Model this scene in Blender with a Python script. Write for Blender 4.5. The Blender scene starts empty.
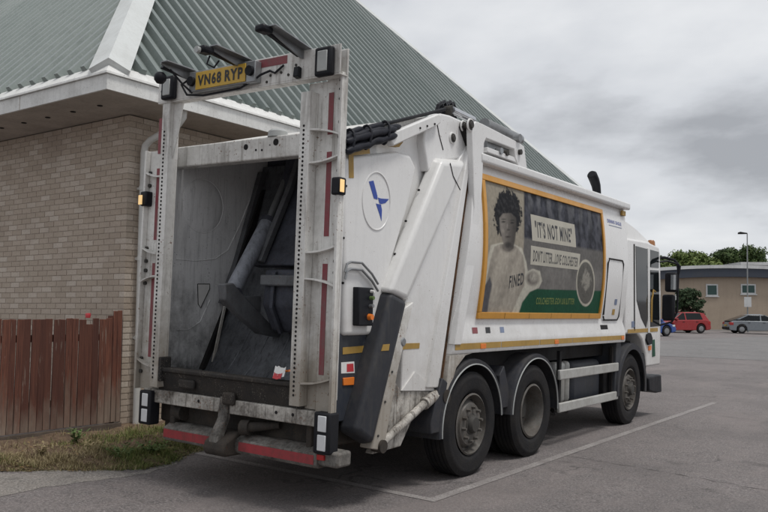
import bpy, bmesh, math, random
import numpy as np
from mathutils import Vector, Matrix, noise
random.seed(7)
R = math.radians
# ------------------------------------------------------------------ camera
# solved from the truck's vanishing points; rows are the camera axes in the truck's frame
CAM_R = Vector((0.81672, 0.57604, 0.03375)); CAM_U = Vector((0.00249, -0.06200, 0.99807)); CAM_F = Vector((-0.57703, 0.81506, 0.05208))
CAM_C = Vector((5.16428, -7.08733, 1.72)); FPX = 815.0
LEAN = R(1.8)                                     # cross fall of the car park, away from the hall
TILT = Matrix.Rotation(LEAN, 4, 'Y')              # truck frame -> world
sc = bpy.context.scene
camd = bpy.data.cameras.new('camera'); cam = bpy.data.objects.new('camera', camd); sc.collection.objects.link(cam)
camd.sensor_width = 36; camd.lens = FPX / 768 * 36; camd.clip_start = .05; camd.clip_end = 2000
cm = Matrix.Identity(4)
for i in range(3):
    cm[i][0] = CAM_R[i]; cm[i][1] = CAM_U[i]; cm[i][2] = -CAM_F[i]; cm[i][3] = CAM_C[i]
cam.matrix_world = TILT @ cm
sc.camera = cam
# ------------------------------------------------------------------ sky, sun, exposure
SUN_EL, SUN_AZ = R(67), R(84)                    # azimuth measured from +Y towards +X
w = bpy.data.worlds.new('World'); sc.world = w; w.use_nodes = True
nt = w.node_tree; nt.nodes.clear(); N = nt.nodes.new; L = nt.links.new
wo = N('ShaderNodeOutputWorld'); bg = N('ShaderNodeBackground'); bg.inputs[1].default_value = 0.1; L(bg.outputs[0], wo.inputs[0])
sky = N('ShaderNodeTexSky'); sky.sky_type = 'NISHITA'; sky.sun_disc = False; sky.sun_elevation = SUN_EL; sky.sun_rotation = SUN_AZ
tcw = N('ShaderNodeTexCoord'); sep = N('ShaderNodeSeparateXYZ'); L(tcw.outputs['Generated'], sep.inputs[0])
# project directions on a flat cloud deck so the clouds flatten towards the horizon
mx = N('ShaderNodeMath'); mx.operation = 'MAXIMUM'; L(sep.outputs[2], mx.inputs[0]); mx.inputs[1].default_value = 0.0
ad = N('ShaderNodeMath'); ad.operation = 'ADD'; L(mx.outputs[0], ad.inputs[0]); ad.inputs[1].default_value = 0.34
dv = N('ShaderNodeVectorMath'); dv.operation = 'DIVIDE'; L(tcw.outputs['Generated'], dv.inputs[0])
cb = N('ShaderNodeCombineXYZ'); [L(ad.outputs[0], cb.inputs[i]) for i in range(3)]; L(cb.outputs[0], dv.inputs[1])
mp = N('ShaderNodeMapping'); mp.inputs['Rotation'].default_value = (0, 0, R(-35)); mp.inputs['Scale'].default_value = (1.0, 1.25, 1); mp.inputs['Location'].default_value = (2.3, .7, 0)
L(dv.outputs[0], mp.inputs[0])
n1 = N('ShaderNodeTexNoise'); n1.inputs['Scale'].default_value = 2.0; n1.inputs['Detail'].default_value = 9; n1.inputs['Roughness'].default_value = .52; n1.inputs['Distortion'].default_value = 0; L(mp.outputs[0], n1.inputs[0])
cr = N('ShaderNodeValToRGB'); L(n1.outputs[0], cr.inputs[0])
cr.color_ramp.elements[0].position = .30; cr.color_ramp.elements[0].color = (3.0, 3.1, 3.3, 1)
cr.color_ramp.elements[1].position = .66; cr.color_ramp.elements[1].color = (6.3, 6.4, 6.55, 1)
e = cr.color_ramp.elements.new(.48); e.color = (5.2, 5.35, 5.6, 1)
mixw = N('ShaderNodeMix'); mixw.data_type = 'RGBA'; mixw.inputs[0].default_value = .96
L(sky.outputs[0], mixw.inputs[6]); L(cr.outputs[0], mixw.inputs[7]); L(mixw.outputs[2], bg.inputs[0])
sund = bpy.data.lights.new('sun', 'SUN'); sund.energy = 1.5; sund.angle = R(14); sund.color = (1, .97, .93)
sun = bpy.data.objects.new('sun', sund); sc.collection.objects.link(sun)
sdir = Vector((math.sin(SUN_AZ) * math.cos(SUN_EL), math.cos(SUN_AZ) * math.cos(SUN_EL), math.sin(SUN_EL)))
sun.rotation_euler = sdir.to_track_quat('Z', 'Y').to_euler(); sun.location = sdir * 60
sc.view_settings.view_transform = 'Standard'; sc.view_settings.look = 'None'; sc.view_settings.exposure = 0.38; sc.view_settings.gamma = 1
sc.view_settings.use_curve_mapping = False
sc.cycles.max_bounces = 8; sc.cycles.diffuse_bounces = 5; sc.cycles.glossy_bounces = 3
try: sc.cycles.use_denoising = True
except Exception: pass

# ------------------------------------------------------------------ pixel -> point helpers (768 x 512 photograph)
def pray(px, py): return CAM_R * ((px - 384) / FPX) + CAM_U * (-(py - 256) / FPX) + CAM_F
def onX(px, py, X): r = pray(px, py); return CAM_C + r * ((X - CAM_C.x) / r.x)
def onY(px, py, Y): r = pray(px, py); return CAM_C + r * ((Y - CAM_C.y) / r.y)
def S(px, py, X=1.2): p = onX(px, py, X); return (p.y, p.z)
def T(px, py, Y=-2.05): p = onY(px, py, Y); return (p.x, p.z)
CW = TILT @ CAM_C
def wray(px, py): return (TILT.to_3x3() @ pray(px, py))
def ground_px(px, py): p = onY(px, py, 0); r = pray(px, py); q = CAM_C - r * (CAM_C.z / r.z); return TILT @ q
def depth_px(px, py, d): return CW + wray(px, py) * d
def gz(x): return -math.tan(LEAN) * (max(-16, min(14, x)) if True else x)

# ------------------------------------------------------------------ mesh helpers
COL = sc.collection
class MB:
    def __init__(s): s.v = []; s.f = []; s.sm = False
    def add(s, vs, fs):
        o = len(s.v); s.v += [tuple(v) for v in vs]; s.f += [tuple(i + o for i in f) for f in fs]; return s
    def box(s, x0, x1, y0, y1, z0, z1):
        return s.add([(x, y, z) for x in (x0, x1) for y in (y0, y1) for z in (z0, z1)], [(0,1,3,2),(4,6,7,5),(0,4,5,1),(2,3,7,6),(0,2,6,4),(1,5,7,3)])
    def prism(s, poly, a, b, axis='X', poly2=None):
        def P(p, t): return (t, p[0], p[1]) if axis == 'X' else ((p[0], t, p[1]) if axis == 'Y' else (p[0], p[1], t))
        n = len(poly); q = poly2 or poly
        return s.add([P(p, a) for p in poly] + [P(p, b) for p in q], [tuple(range(n)), tuple(range(2*n-1, n-1, -1))] + [(i, (i+1) % n, n+(i+1) % n, n+i) for i in range(n)])
    def cyl(s, p0, p1, r0, r1=None, n=12, cap=True):
        p0 = Vector(p0); p1 = Vector(p1); r1 = r0 if r1 is None else r1
        d = (p1 - p0).normalized(); u = d.orthogonal().normalized(); v = d.cross(u)
        vs = []
        for p, r in ((p0, r0), (p1, r1)):
            for i in range(n):
                a = 2*math.pi*i/n; vs.append(p + (u*math.cos(a) + v*math.sin(a))*r)
        fs = [(i, (i+1) % n, n+(i+1) % n, n+i) for i in range(n)]
        if cap: fs += [tuple(range(n-1, -1, -1)), tuple(range(n, 2*n))]
        return s.add(vs, fs)
    def tube(s, pts, r, n=8):
        pts = [Vector(p) for p in pts]; rings = []
        u = None
        for i, p in enumerate(pts):
            d = ((pts[min(i+1, len(pts)-1)] - pts[max(i-1, 0)])).normalized()
            u = d.orthogonal().normalized() if u is None else (u - d*u.dot(d)).normalized()
            v = d.cross(u); rr = r[i] if isinstance(r, (list, tuple)) else r
            rings.append([p + (u*math.cos(2*math.pi*k/n) + v*math.sin(2*math.pi*k/n))*rr for k in range(n)])
        vs = [q for g in rings for q in g]; m = len(pts)
        fs = [(i*n+k, i*n+(k+1) % n, (i+1)*n+(k+1) % n, (i+1)*n+k) for i in range(m-1) for k in range(n)]
        fs += [tuple(range(n-1, -1, -1)), tuple(range((m-1)*n, m*n))]
        return s.add(vs, fs)
    def lathe(s, prof, c, n=40, axis='X', close=True):
        # prof: list of (radius, offset along the axis)
        vs = []; m = len(prof)
        for k in range(n):
            a = 2*math.pi*k/n
            for r, t in prof:
                q = (t, r*math.cos(a), r*math.sin(a)) if axis == 'X' else ((r*math.cos(a), t, r*math.sin(a)) if axis == 'Y' else (r*math.cos(a), r*math.sin(a), t))
                vs.append((c[0]+q[0], c[1]+q[1], c[2]+q[2]))
        mm = m if close else m-1
        return s.add(vs, [(k*m+i, k*m+(i+1) % m, ((k+1) % n)*m+(i+1) % m, ((k+1) % n)*m+i) for k in range(n) for i in range(mm)])
    def mesh(s, name, mat=None):
        me = bpy.data.meshes.new(name); me.from_pydata(s.v, [], s.f); 
        bm = bmesh.new(); bm.from_mesh(me); bmesh.ops.recalc_face_normals(bm, faces=bm.faces); bm.to_mesh(me); bm.free()
        if mat: me.materials.append(mat)
        return me
    def build(s, name, mat, parent=None, bevel=0, seg=2, smooth=False, loc=None):
        me = s.mesh(name, mat)
        o = bpy.data.objects.new(name, me); COL.objects.link(o)
        if parent: o.parent = parent
        if loc: o.location = loc
        if bevel:
            m = o.modifiers.new('bevel', 'BEVEL'); m.width = bevel; m.segments = seg; m.limit_method = 'ANGLE'; m.angle_limit = R(30)
        if smooth or bevel:
            for p in me.polygons: p.use_smooth = True
            try: me.set_sharp_from_angle(angle=R(40))
            except Exception: pass
        return o
def tag(o, label=None, cat=None, group=None, kind=None):
    if label: o['label'] = label
    if cat: o['category'] = cat
    if group: o['group'] = group
    if kind: o['kind'] = kind
    return o
def empty(name, loc=(0, 0, 0), rz=0):
    o = bpy.data.objects.new(name, None); COL.objects.link(o); o.location = loc; o.rotation_euler = (0, 0, rz); o.empty_display_size = .2; return o
def dup(o, parent, name=None):
    c = o.copy(); COL.objects.link(c); c.parent = parent
    return c
def copy_tree(o, parent=None):
    kids = [k for k in bpy.data.objects if k.parent == o]
    c = o.copy(); COL.objects.link(c); c.parent = parent
    for k in kids: copy_tree(k, c)
    return c

# ------------------------------------------------------------------ materials
def node_mat(name):
    m = bpy.data.materials.new(name); m.use_nodes = True; t = m.node_tree
    return m, t, t.nodes['Principled BSDF'], t.nodes.new, t.links.new
def ramp(t, src, a, b, ca=(0, 0, 0, 1), cb=(1, 1, 1, 1)):
    r = t.nodes.new('ShaderNodeValToRGB'); t.links.new(src, r.inputs[0])
    r.color_ramp.elements[0].position = a; r.color_ramp.elements[0].color = ca; r.color_ramp.elements[1].position = b; r.color_ramp.elements[1].color = cb
    return r
def mixc(t, fac, a, b, mode='MIX'):
    m = t.nodes.new('ShaderNodeMix'); m.data_type = 'RGBA'; m.blend_type = mode
    if isinstance(fac, (int, float)): m.inputs[0].default_value = fac
    else: t.links.new(fac, m.inputs[0])
    for k, c in ((6, a), (7, b)):
        if isinstance(c, tuple): m.inputs[k].default_value = c if len(c) == 4 else c + (1,)
        else: t.links.new(c, m.inputs[k])
    return m.outputs[2]
def noise_n(t, vec, scale, detail=4, rough=.55, stretch=None, dist=0):
    n = t.nodes.new('ShaderNodeTexNoise'); n.inputs['Scale'].default_value = scale; n.inputs['Detail'].default_value = detail; n.inputs['Roughness'].default_value = rough; n.inputs['Distortion'].default_value = dist
    if stretch:
        m = t.nodes.new('ShaderNodeMapping'); m.inputs['Scale'].default_value = stretch; t.links.new(vec, m.inputs[0]); vec = m.outputs[0]
    t.links.new(vec, n.inputs[0]); return n.outputs[0]
def bump(t, b, h, strength=.3, dist=.01):
    n = t.nodes.new('ShaderNodeBump'); n.inputs['Strength'].default_value = strength; n.inputs['Distance'].default_value = dist
    t.links.new(h, n.inputs['Height']); t.links.new(n.outputs[0], b.inputs['Normal'])
def paint(name, col, rough=.35, metal=0, spec=None, grime=(.1, .085, .065), amt=.35, thr=.55, streak=.5, chips=0., rust=(.16, .07, .03), scale=1.0, bmp=.05, film=0., film_col=(.27, .235, .19)):
    """painted metal with blotchy grime, run-down streaks and rusty chips"""
    m, t, b, n, l = node_mat(name)
    tc = n('ShaderNodeTexCoord'); v = tc.outputs['Object']
    blot = ramp(t, noise_n(t, v, 2.2*scale, 8, .65), thr-.12, thr+.22).outputs[0]
    fine = ramp(t, noise_n(t, v, 26*scale, 5, .6), .42, .72).outputs[0]
    stk = ramp(t, noise_n(t, v, 7*scale, 4, .6, (2.2, 2.2, .22)), .52, .78).outputs[0]
    col4 = col + (1,)
    tint = mixc(t, noise_n(t, v, .9*scale, 3), tuple(c*.93 for c in col), tuple(min(1, c*1.05) for c in col))
    c1 = mixc(t, mul(t, blot, amt, add=mul(t, fine, amt*.35)), tint, grime)
    c2 = mixc(t, mul(t, stk, streak*amt*1.2), c1, tuple(g*.9 for g in grime))
    if film:
        sz = n('ShaderNodeSeparateXYZ'); l(v, sz.inputs[0])
        zz = n('ShaderNodeMath'); zz.operation = 'MULTIPLY_ADD'; l(sz.outputs[2], zz.inputs[0]); zz.inputs[1].default_value = -.42; zz.inputs[2].default_value = .86
        za = n('ShaderNodeMath'); za.operation = 'ADD'; l(zz.outputs[0], za.inputs[0]); l(noise_n(t, v, 3.2, 8, .7), za.inputs[1])
        c2 = mixc(t, mul(t, ramp(t, za.outputs[0], .62, 1.05).outputs[0], film), c2, film_col)
        drip = ramp(t, noise_n(t, v, 15, 3, .6, (3.2, 3.2, .10)), .60, .74).outputs[0]
        dm_ = n('ShaderNodeMath'); dm_.operation = 'MULTIPLY'; l(drip, dm_.inputs[0]); l(ramp(t, noise_n(t, v, 1.4, 3), .42, .68).outputs[0], dm_.inputs[1])
        c2 = mixc(t, mul(t, dm_.outputs[0], film*.9), c2, tuple(x*.72 for x in film_col))
        spk = ramp(t, noise_n(t, v, 70, 3, .6), .70, .74).outputs[0]
        c2 = mixc(t, mul(t, spk, film*.8), c2, (.16, .13, .10))
    out = c2
    if chips:
        ch = ramp(t, noise_n(t, v, 38*scale, 6, .7), .66-chips*.1, .68-chips*.1).outputs[0]
        pat = ramp(t, noise_n(t, v, 3.1*scale, 3), .45, .6).outputs[0]
        mm = n('ShaderNodeMath'); mm.operation = 'MULTIPLY'; l(ch, mm.inputs[0]); l(pat, mm.inputs[1])
        out = mixc(t, mm.outputs[0], c2, rust)
    l(out, b.inputs['Base Color']); b.inputs['Metallic'].default_value = metal
    b.inputs['Specular IOR Level'].default_value = spec if spec is not None else (.5 if max(col) > .1 else .18)
    rr = ramp(t, blot, 0, 1, (rough,)*3+(1,), (min(1, rough+.35),)*3+(1,)); l(rr.outputs[0], b.inputs['Roughness'])
    if bmp: bump(t, b, fine, bmp, .004)
    return m
def mul(t, a, k, add=None):
    m = t.nodes.new('ShaderNodeMath'); m.operation = 'MULTIPLY_ADD' if add is not None else 'MULTIPLY'
    t.links.new(a, m.inputs[0]); m.inputs[1].default_value = k; m.use_clamp = True
    if add is not None: t.links.new(add, m.inputs[2])
    return m.outputs[0]
def plain(name, col, rough=.5, metal=0, spec=.5, emit=None, var=.12, scale=12):
    m, t, b, n, l = node_mat(name)
    tc = n('ShaderNodeTexCoord'); nz = noise_n(t, tc.outputs['Object'], scale, 4)
    l(mixc(t, nz, tuple(c*(1-var) for c in col), tuple(min(1, c*(1+var)) for c in col)), b.inputs['Base Color'])
    b.inputs['Roughness'].default_value = rough; b.inputs['Metallic'].default_value = metal; b.inputs['Specular IOR Level'].default_value = spec
    if emit: b.inputs['Emission Color'].default_value = emit[:3]+(1,); b.inputs['Emission Strength'].default_value = emit[3]
    return m
def glassy(name, col, rough=.06):
    m, t, b, n, l = node_mat(name)
    tc = n('ShaderNodeTexCoord'); l(mixc(t, noise_n(t, tc.outputs['Object'], 1.5, 2), col, tuple(min(1, c*1.6+.003) for c in col)), b.inputs['Base Color'])
    b.inputs['Roughness'].default_value = rough; b.inputs['Specular IOR Level'].default_value = .22
    return m

M = {}
M['bumper_dirty'] = paint('bumper_dirty', (.24, .225, .205), .6, grime=(.035, .032, .028), amt=.9, thr=.45, streak=.8, chips=.8, scale=2)
M['white'] = paint('white_paint', (.74, .735, .72), .28, amt=.13, thr=.62, streak=.5, film=.35)
M['white_side'] = paint('white_side_paint', (.75, .745, .735), .25, amt=.10, thr=.64, streak=.5, film=.28, chips=.12)
M['white_worn'] = paint('white_worn_paint', (.74, .73, .70), .45, grime=(.13, .105, .08), amt=.42, thr=.54, streak=1.6, chips=.45, film=.85)
M['white_dirty'] = paint('white_dirty_paint', (.60, .57, .52), .55, grime=(.06, .05, .04), amt=.9, thr=.46, streak=1.4, chips=.8, scale=1.6)
M['hopper_wall'] = paint('hopper_wall_paint', (.80, .80, .80), .45, grime=(.03, .03, .032), amt=.18, thr=.62, streak=1.6, chips=.3, film=.9, film_col=(.06, .058, .056), rust=(.03, .028, .026), scale=1.5)
M['hopper_steel'] = paint('hopper_steel', (.15, .157, .172), .4, metal=.35, grime=(.02, .019, .02), amt=.6, thr=.5, streak=1.2, scale=2)
M['sill_black'] = paint('sill_black', (.026, .025, .025), .6, grime=(.075, .062, .052), amt=.55, thr=.5, chips=.7, rust=(.22, .2, .17), scale=2.5, bmp=.3)
M['packer'] = paint('packer_paint', (.075, .08, .10), .45, grime=(.02, .02, .022), amt=.6, thr=.5, chips=.4, scale=2)
M['packer_light'] = paint('packer_light_paint', (.13, .135, .145), .5, grime=(.04, .04, .042), amt=.6, thr=.48, chips=.5, rust=(.1, .05, .03), scale=2)
M['ram'] = paint('ram_paint', (.26, .275, .31), .4, grime=(.035, .035, .04), amt=.6, thr=.52, streak=.8, scale=2)
M['chassis'] = paint('chassis_black', (.012, .012, .014), .6, grime=(.04, .035, .03), amt=.5, thr=.5)
M['under'] = paint('underbody_dirt', (.03, .028, .026), .8, grime=(.085, .07, .058), amt=.6, thr=.48, chips=.3, scale=2)
M['mud'] = paint('mudguard_plastic', (.030, .032, .040), .5, grime=(.10, .09, .075), amt=.4, thr=.52, scale=1.6)
M['black'] = paint('black_plastic', (.011, .012, .016), .42, grime=(.05, .045, .04), amt=.2, thr=.55)
M['navy'] = paint('dark_navy_panel', (.035, .040, .052), .4, grime=(.12, .11, .09), amt=.3, thr=.55)
M['greyblack'] = paint('black_rubber_cover', (.034, .036, .043), .5, grime=(.12, .11, .095), amt=.3, thr=.58, streak=1.)
M['alu'] = paint('rail_aluminium', (.50, .50, .48), .45, metal=.3, grime=(.2, .18, .15), amt=.5, thr=.5)
M['steel'] = paint('steel_grey', (.30, .31, .32), .35, metal=.6, grime=(.08, .07, .06), amt=.4, thr=.52)
M['chrome'] = plain('ram_chrome', (.55, .56, .58), .2, .9)
M['yellow'] = paint('yellow_frame', (.60, .285, .035), .35, grime=(.2, .1, .03), amt=.22, thr=.6)
M['ochre'] = paint('ochre_reflective', (.42, .255, .05), .4, grime=(.18, .12, .05), amt=.4, thr=.5)
M['red'] = paint('red_reflective', (.33, .032, .04), .5, grime=(.05, .035, .03), amt=.7, thr=.5)
M['redtape'] = paint('red_tape', (.24, .03, .045), .5, grime=(.16, .13, .12), amt=.6, thr=.5, scale=2.5)
M['plate'] = paint('plate_yellow', (.58, .36, .04), .4, grime=(.25, .16, .05), amt=.25, thr=.55)
M['ink'] = plain('ink_black', (.015, .015, .018), .5)
M['blue'] = plain('logo_blue', (.02, .06, .33), .4)
M['bluegrey'] = plain('sticker_bluegrey', (.16, .2, .3), .5)
M['amber'] = plain('amber_lens', (.75, .20, .03), .25)
M['beacon'] = plain('beacon_amber', (.30, .13, .05), .3)
M['amberlit'] = plain('amber_lit', (.9, .55, .2), .25, emit=(1, .70, .35, .35))
M['lens'] = plain('clear_lens', (.62, .63, .64), .2, var=.08, scale=30)
M['lensgrey'] = plain('grey_lens', (.36, .37, .36), .25, var=.08, scale=40)
M['redlens'] = plain('red_lens', (.35, .02, .02), .2)
M['sticker_red'] = plain('sticker_red', (.5, .04, .05), .5)
M['sticker_white'] = plain('sticker_white', (.75, .74, .72), .5)
M['tyre'] = paint('tyre_rubber', (.014, .014, .016), .75, grime=(.05, .045, .04), amt=.45, thr=.5, streak=.2, scale=2.5, bmp=.3)
M['rim'] = paint('rim_grey', (.135, .128, .118), .55, metal=.2, grime=(.06, .05, .04), amt=.7, thr=.46, chips=.6, scale=3)
M['rimdark'] = paint('rim_dark', (.05, .05, .05), .55, metal=.2, grime=(.1, .09, .075), amt=.6, thr=.5, scale=3)
M['tarp'] = paint('black_sleeve', (.012, .013, .020), .36, grime=(.03, .03, .035), amt=.3, thr=.5, bmp=.2)
M['glass'] = glassy('dark_glass', (.006, .008, .009))
M['mirrorglass'] = plain('mirror_glass', (.5, .52, .54), .08, .9)
M['glassgreen'] = glassy('green_glass', (.03, .06, .055), .1)
M['seam'] = paint('rusty_seam', (.035, .028, .022), .8, grime=(.16, .08, .04), amt=.7, thr=.45, scale=3)

# ------------------------------------------------------------------ ground
def asphalt(name, base, warm, patch=1.):
    m, t, b, n, l = node_mat(name)
    tc = n('ShaderNodeTexCoord'); v = tc.outputs['Object']
    agg = noise_n(t, v, 44, 5, .85); mid = noise_n(t, v, 6, 8, .7); big = noise_n(t, v, .45, 6, .65); big2 = noise_n(t, v, .9, 5, .6, (1, .25, 1))
    c = mixc(t, ramp(t, agg, .40, .62).outputs[0], tuple(x*.36 for x in base), tuple(x*1.58 for x in base))
    fine = ramp(t, noise_n(t, v, 60, 2, .6), .58, .64).outputs[0]
    c = mixc(t, mul(t, fine, .55), c, tuple(min(1, x*2.7) for x in base))
    dsp = ramp(t, noise_n(t, v, 48, 2, .6), .60, .66).outputs[0]
    c = mixc(t, mul(t, dsp, .6), c, tuple(x*.28 for x in base))
    c = mixc(t, ramp(t, mid, .35, .7).outputs[0], c, mixc(t, .5, c, tuple(x*1.25 for x in warm)))
    c = mixc(t, mul(t, ramp(t, big, .44, .60).outputs[0], .65*patch), c, mixc(t, .55, c, tuple(x*.55 for x in base)))
    c = mixc(t, mul(t, ramp(t, big2, .52, .64).outputs[0], .40*patch), c, tuple(x*1.2 for x in warm))
    # cracks
    vo = n('ShaderNodeTexVoronoi'); vo.feature = 'DISTANCE_TO_EDGE'; vo.inputs['Scale'].default_value = .32
    wv = n('ShaderNodeVectorMath'); wv.operation = 'ADD'; l(v, wv.inputs[0])
    nn = n('ShaderNodeTexNoise'); nn.inputs['Scale'].default_value = 1.7; nn.inputs['Detail'].default_value = 8; l(v, nn.inputs[0]); l(nn.outputs[1], wv.inputs[1]); l(wv.outputs[0], vo.inputs['Vector'])
    crk = ramp(t, vo.outputs['Distance'], .002, .007, (1, 1, 1, 1), (0, 0, 0, 1)).outputs[0]
    cm_ = n('ShaderNodeMath'); cm_.operation = 'MULTIPLY'; l(crk, cm_.inputs[0]); l(ramp(t, noise_n(t, v, .6, 2), .5, .58).outputs[0], cm_.inputs[1])
    c = mixc(t, mul(t, cm_.outputs[0], .7), c, tuple(x*.35 for x in base))
    # oil spots
    sp = ramp(t, noise_n(t, v, 2.2, 4, .5), .64, .72).outputs[0]
    c = mixc(t, mul(t, sp, .5), c, tuple(x*.4 for x in base))
    l(c, b.inputs['Base Color']); b.inputs['Roughness'].default_value = .85
    bump(t, b, agg, .8, .010)
    return m, t, c
M['asphalt'], _, _ = asphalt('asphalt', (.158, .143, .140), (.19, .164, .156))
M['oldpath'], _, _ = asphalt('old_path', (.215, .20, .185), (.23, .205, .18), .6)
def line_mat(name, colr, keep):
    m, t, b, n, l = node_mat(name)
    tc = n('ShaderNodeTexCoord'); v = tc.outputs['Object']
    w1 = ramp(t, noise_n(t, v, 60, 5, .75), keep, keep+.12).outputs[0]
    w2 = ramp(t, noise_n(t, v, 2.5, 4, .6), .3, .75).outputs[0]
    mm = n('ShaderNodeMath'); mm.operation = 'MAXIMUM'; l(w1, mm.inputs[0]); l(mul(t, w2, .85), mm.inputs[1])
    agg = noise_n(t, v, 95, 3, .7)
    asp = mixc(t, ramp(t, agg, .3, .72).outputs[0], (.075, .066, .064, 1), (.235, .207, .20, 1))
    l(mixc(t, mm.outputs[0], colr, asp), b.inputs['Base Color']); b.inputs['Roughness'].default_value = .8; bump(t, b, agg, .4, .005)
    return m
M['line'] = line_mat('worn_line_paint', (.36, .34, .325), .46)
xs = [-420, -200, -60, -16, -12, -8, -4, 0, 4, 8, 14, 60, 200, 420]; ys = [-120, -40, -20, -10, 0, 10, 20, 40, 80, 140, 260, 500, 900]
g = MB(); nY = len(ys)
g.add([(x, y, gz(x)) for x in xs for y in ys], [(i*nY+j, (i+1)*nY+j, (i+1)*nY+j+1, i*nY+j+1) for i in range(len(xs)-1) for j in range(nY-1)])
tag(g.build('car_park_ground', M['asphalt']), kind='structure', label='grey tarmac surface of the car park', cat=None)
def strip(name, mat, poly, lift=.004, **k):
    mb = MB(); n = len(poly); mb.add([(x, y, gz(x)+lift) for x, y in poly], [tuple(range(n))])
    return mb.build(name, mat, **k)
mk = MB()
def quad_strip(mb, x0, x1, y0, y1, lift=.004, n=1):
    mb.add([(x0, y0, gz(x0)+lift), (x1, y0, gz(x1)+lift), (x1, y1, gz(x1)+lift), (x0, y1, gz(x0)+lift)], [(0, 1, 2, 3)])
m1 = MB(); quad_strip(m1, 1.40, 1.50, -1.05, 8.9); tag(m1.build('bay_line', M['line']), kind='structure', label='worn white bay line running along beside the truck')
m1 = MB(); quad_strip(m1, -1.55, 1.40, -1.05, -.95); tag(m1.build('bay_line', M['line']), kind='structure', label='faint white bay end line passing under the truck tail')
M['lane'], _, _ = asphalt('grey_lane', (.158, .152, .150), (.175, .165, .16), .7)
ml = MB(); a_ = [(ground_px(x, y)) for x, y in ((560, 352), (800, 362), (800, 338), (560, 330))]
ml.add([(p.x, p.y, gz(p.x)+.005) for p in a_], [(0, 1, 2, 3)]); tag(ml.build('access_lane', M['lane']), kind='structure', label='greyer tarmac lane crossing the far side of the car park')
M['seal'] = plain('joint_seal', (.085, .077, .075), .9, var=.4, scale=20)
for k, pix in enumerate((((640, 372), (700, 377), (768, 383), (820, 386)), ((560, 455), (640, 468), (720, 482), (800, 497)), ((590, 400), (600, 402), (690, 412), (790, 425)))):
    mb = MB(); pp = []
    for (xa, ya), (xb, yb) in zip(pix, pix[1:]):
        for i in range(14): t_ = i/14; pp.append(ground_px(xa+(xb-xa)*t_, ya+(yb-ya)*t_))
    vs = []; 
    for i, p in enumerate(pp):
        wv_ = max(.002, .007 + .014*noise.noise(Vector((i*.4, k*7, 0))))*(.6 if k else 1); oy = .05*noise.noise(Vector((i*.35, k*5, 2)))
        vs += [(p.x, p.y-wv_+oy, gz(p.x)+.0045), (p.x, p.y+wv_+oy, gz(p.x)+.0045)]
    mb.add(vs, [(2*i, 2*i+2, 2*i+3, 2*i+1) for i in range(len(pp)-1)]); tag(mb.build('tarmac_joint', M['seal']), kind='structure', label='dark filled crack line across the tarmac')
# older pale path at the near left corner
pth = []
for (xa, ya), (xb, yb) in zip(((-60, 470), (20, 474), (75, 466), (130, 474), (185, 461), (150, 474), (100, 480), (50, 487), (0, 497), (-80, 514)), ((20, 474), (75, 466), (130, 474), (185, 461), (150, 474), (100, 480), (50, 487), (0, 497), (-80, 514), (-60, 470))):
    for i in range(9):
        p = ground_px(xa+(xb-xa)*i/9, ya+(yb-ya)*i/9); pth.append(p+Vector((.05*noise.noise(p*5), .06*noise.noise(p*4+Vector((9, 0, 0))), 0)))
tag(strip('footpath', M['oldpath'], [(p.x, p.y) for p in pth], .0025), kind='structure', label='pale worn strip of old tarmac along the verge')

# soil verge with an uneven top
def soil_mat():
    m, t, b, n, l = node_mat('soil')
    tc = n('ShaderNodeTexCoord'); v = tc.outputs['Object']
    c = mixc(t, ramp(t, noise_n(t, v, 9, 6, .7), .35, .68).outputs[0], (.075, .047, .030, 1), (.19, .125, .08, 1))
    c = mixc(t, ramp(t, noise_n(t, v, 55, 4, .7), .55, .7).outputs[0], c, (.24, .19, .12, 1))
    l(c, b.inputs['Base Color']); b.inputs['Roughness'].default_value = .95; bump(t, b, noise_n(t, v, 40, 6, .7), .8, .02); return m
M['soil'] = soil_mat()
def verge_edge(y):     # x of the ragged edge of the grass towards the tarmac
    pts = [(-4.5, -2.45), (-2.85, -2.15), (-2.3, -1.55), (-1.9, -1.25), (-1.5, -1.36), (-.8, -1.62), (0, -1.75), (3, -1.8), (14, -1.8)]
    for (a, xa), (b, xb) in zip(pts, pts[1:]):
        if a <= y <= b: e_ = xa + (xb-xa)*(y-a)/(b-a); break
    else: e_ = -1.8
    return e_ + .09*noise.noise(Vector((y*3.1, 1.3, 0))) + .05*noise.noise(Vector((y*11, 4.3, 0)))
sv = MB(); NYv, NXv = 110, 14
def soil_z(x, y, u): return gz(x) + .006 + (.035 + .05*noise.noise(Vector((x*2.3, y*2.3, 0)))+.02*noise.noise(Vector((x*9, y*9, 3))))*min(1, (1-u)*5)
rows = []
for j in range(NYv):
    y = -4.5 + j*(12.5/(NYv-1)) if j < NYv else 0
    xe = verge_edge(y)
    for i in range(NXv):
        u = i/(NXv-1); x = -3.4 + (xe+3.4)*u
        rows.append((x, y, soil_z(x, y, u)))
sv.add(rows, [(j*NXv+i, j*NXv+i+1, (j+1)*NXv+i+1, (j+1)*NXv+i) for j in range(NYv-1) for i in range(NXv-1)])
tag(sv.build('verge_soil', M['soil'], smooth=True), kind='structure', label='bare brown soil verge below the fence and wall')

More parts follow.
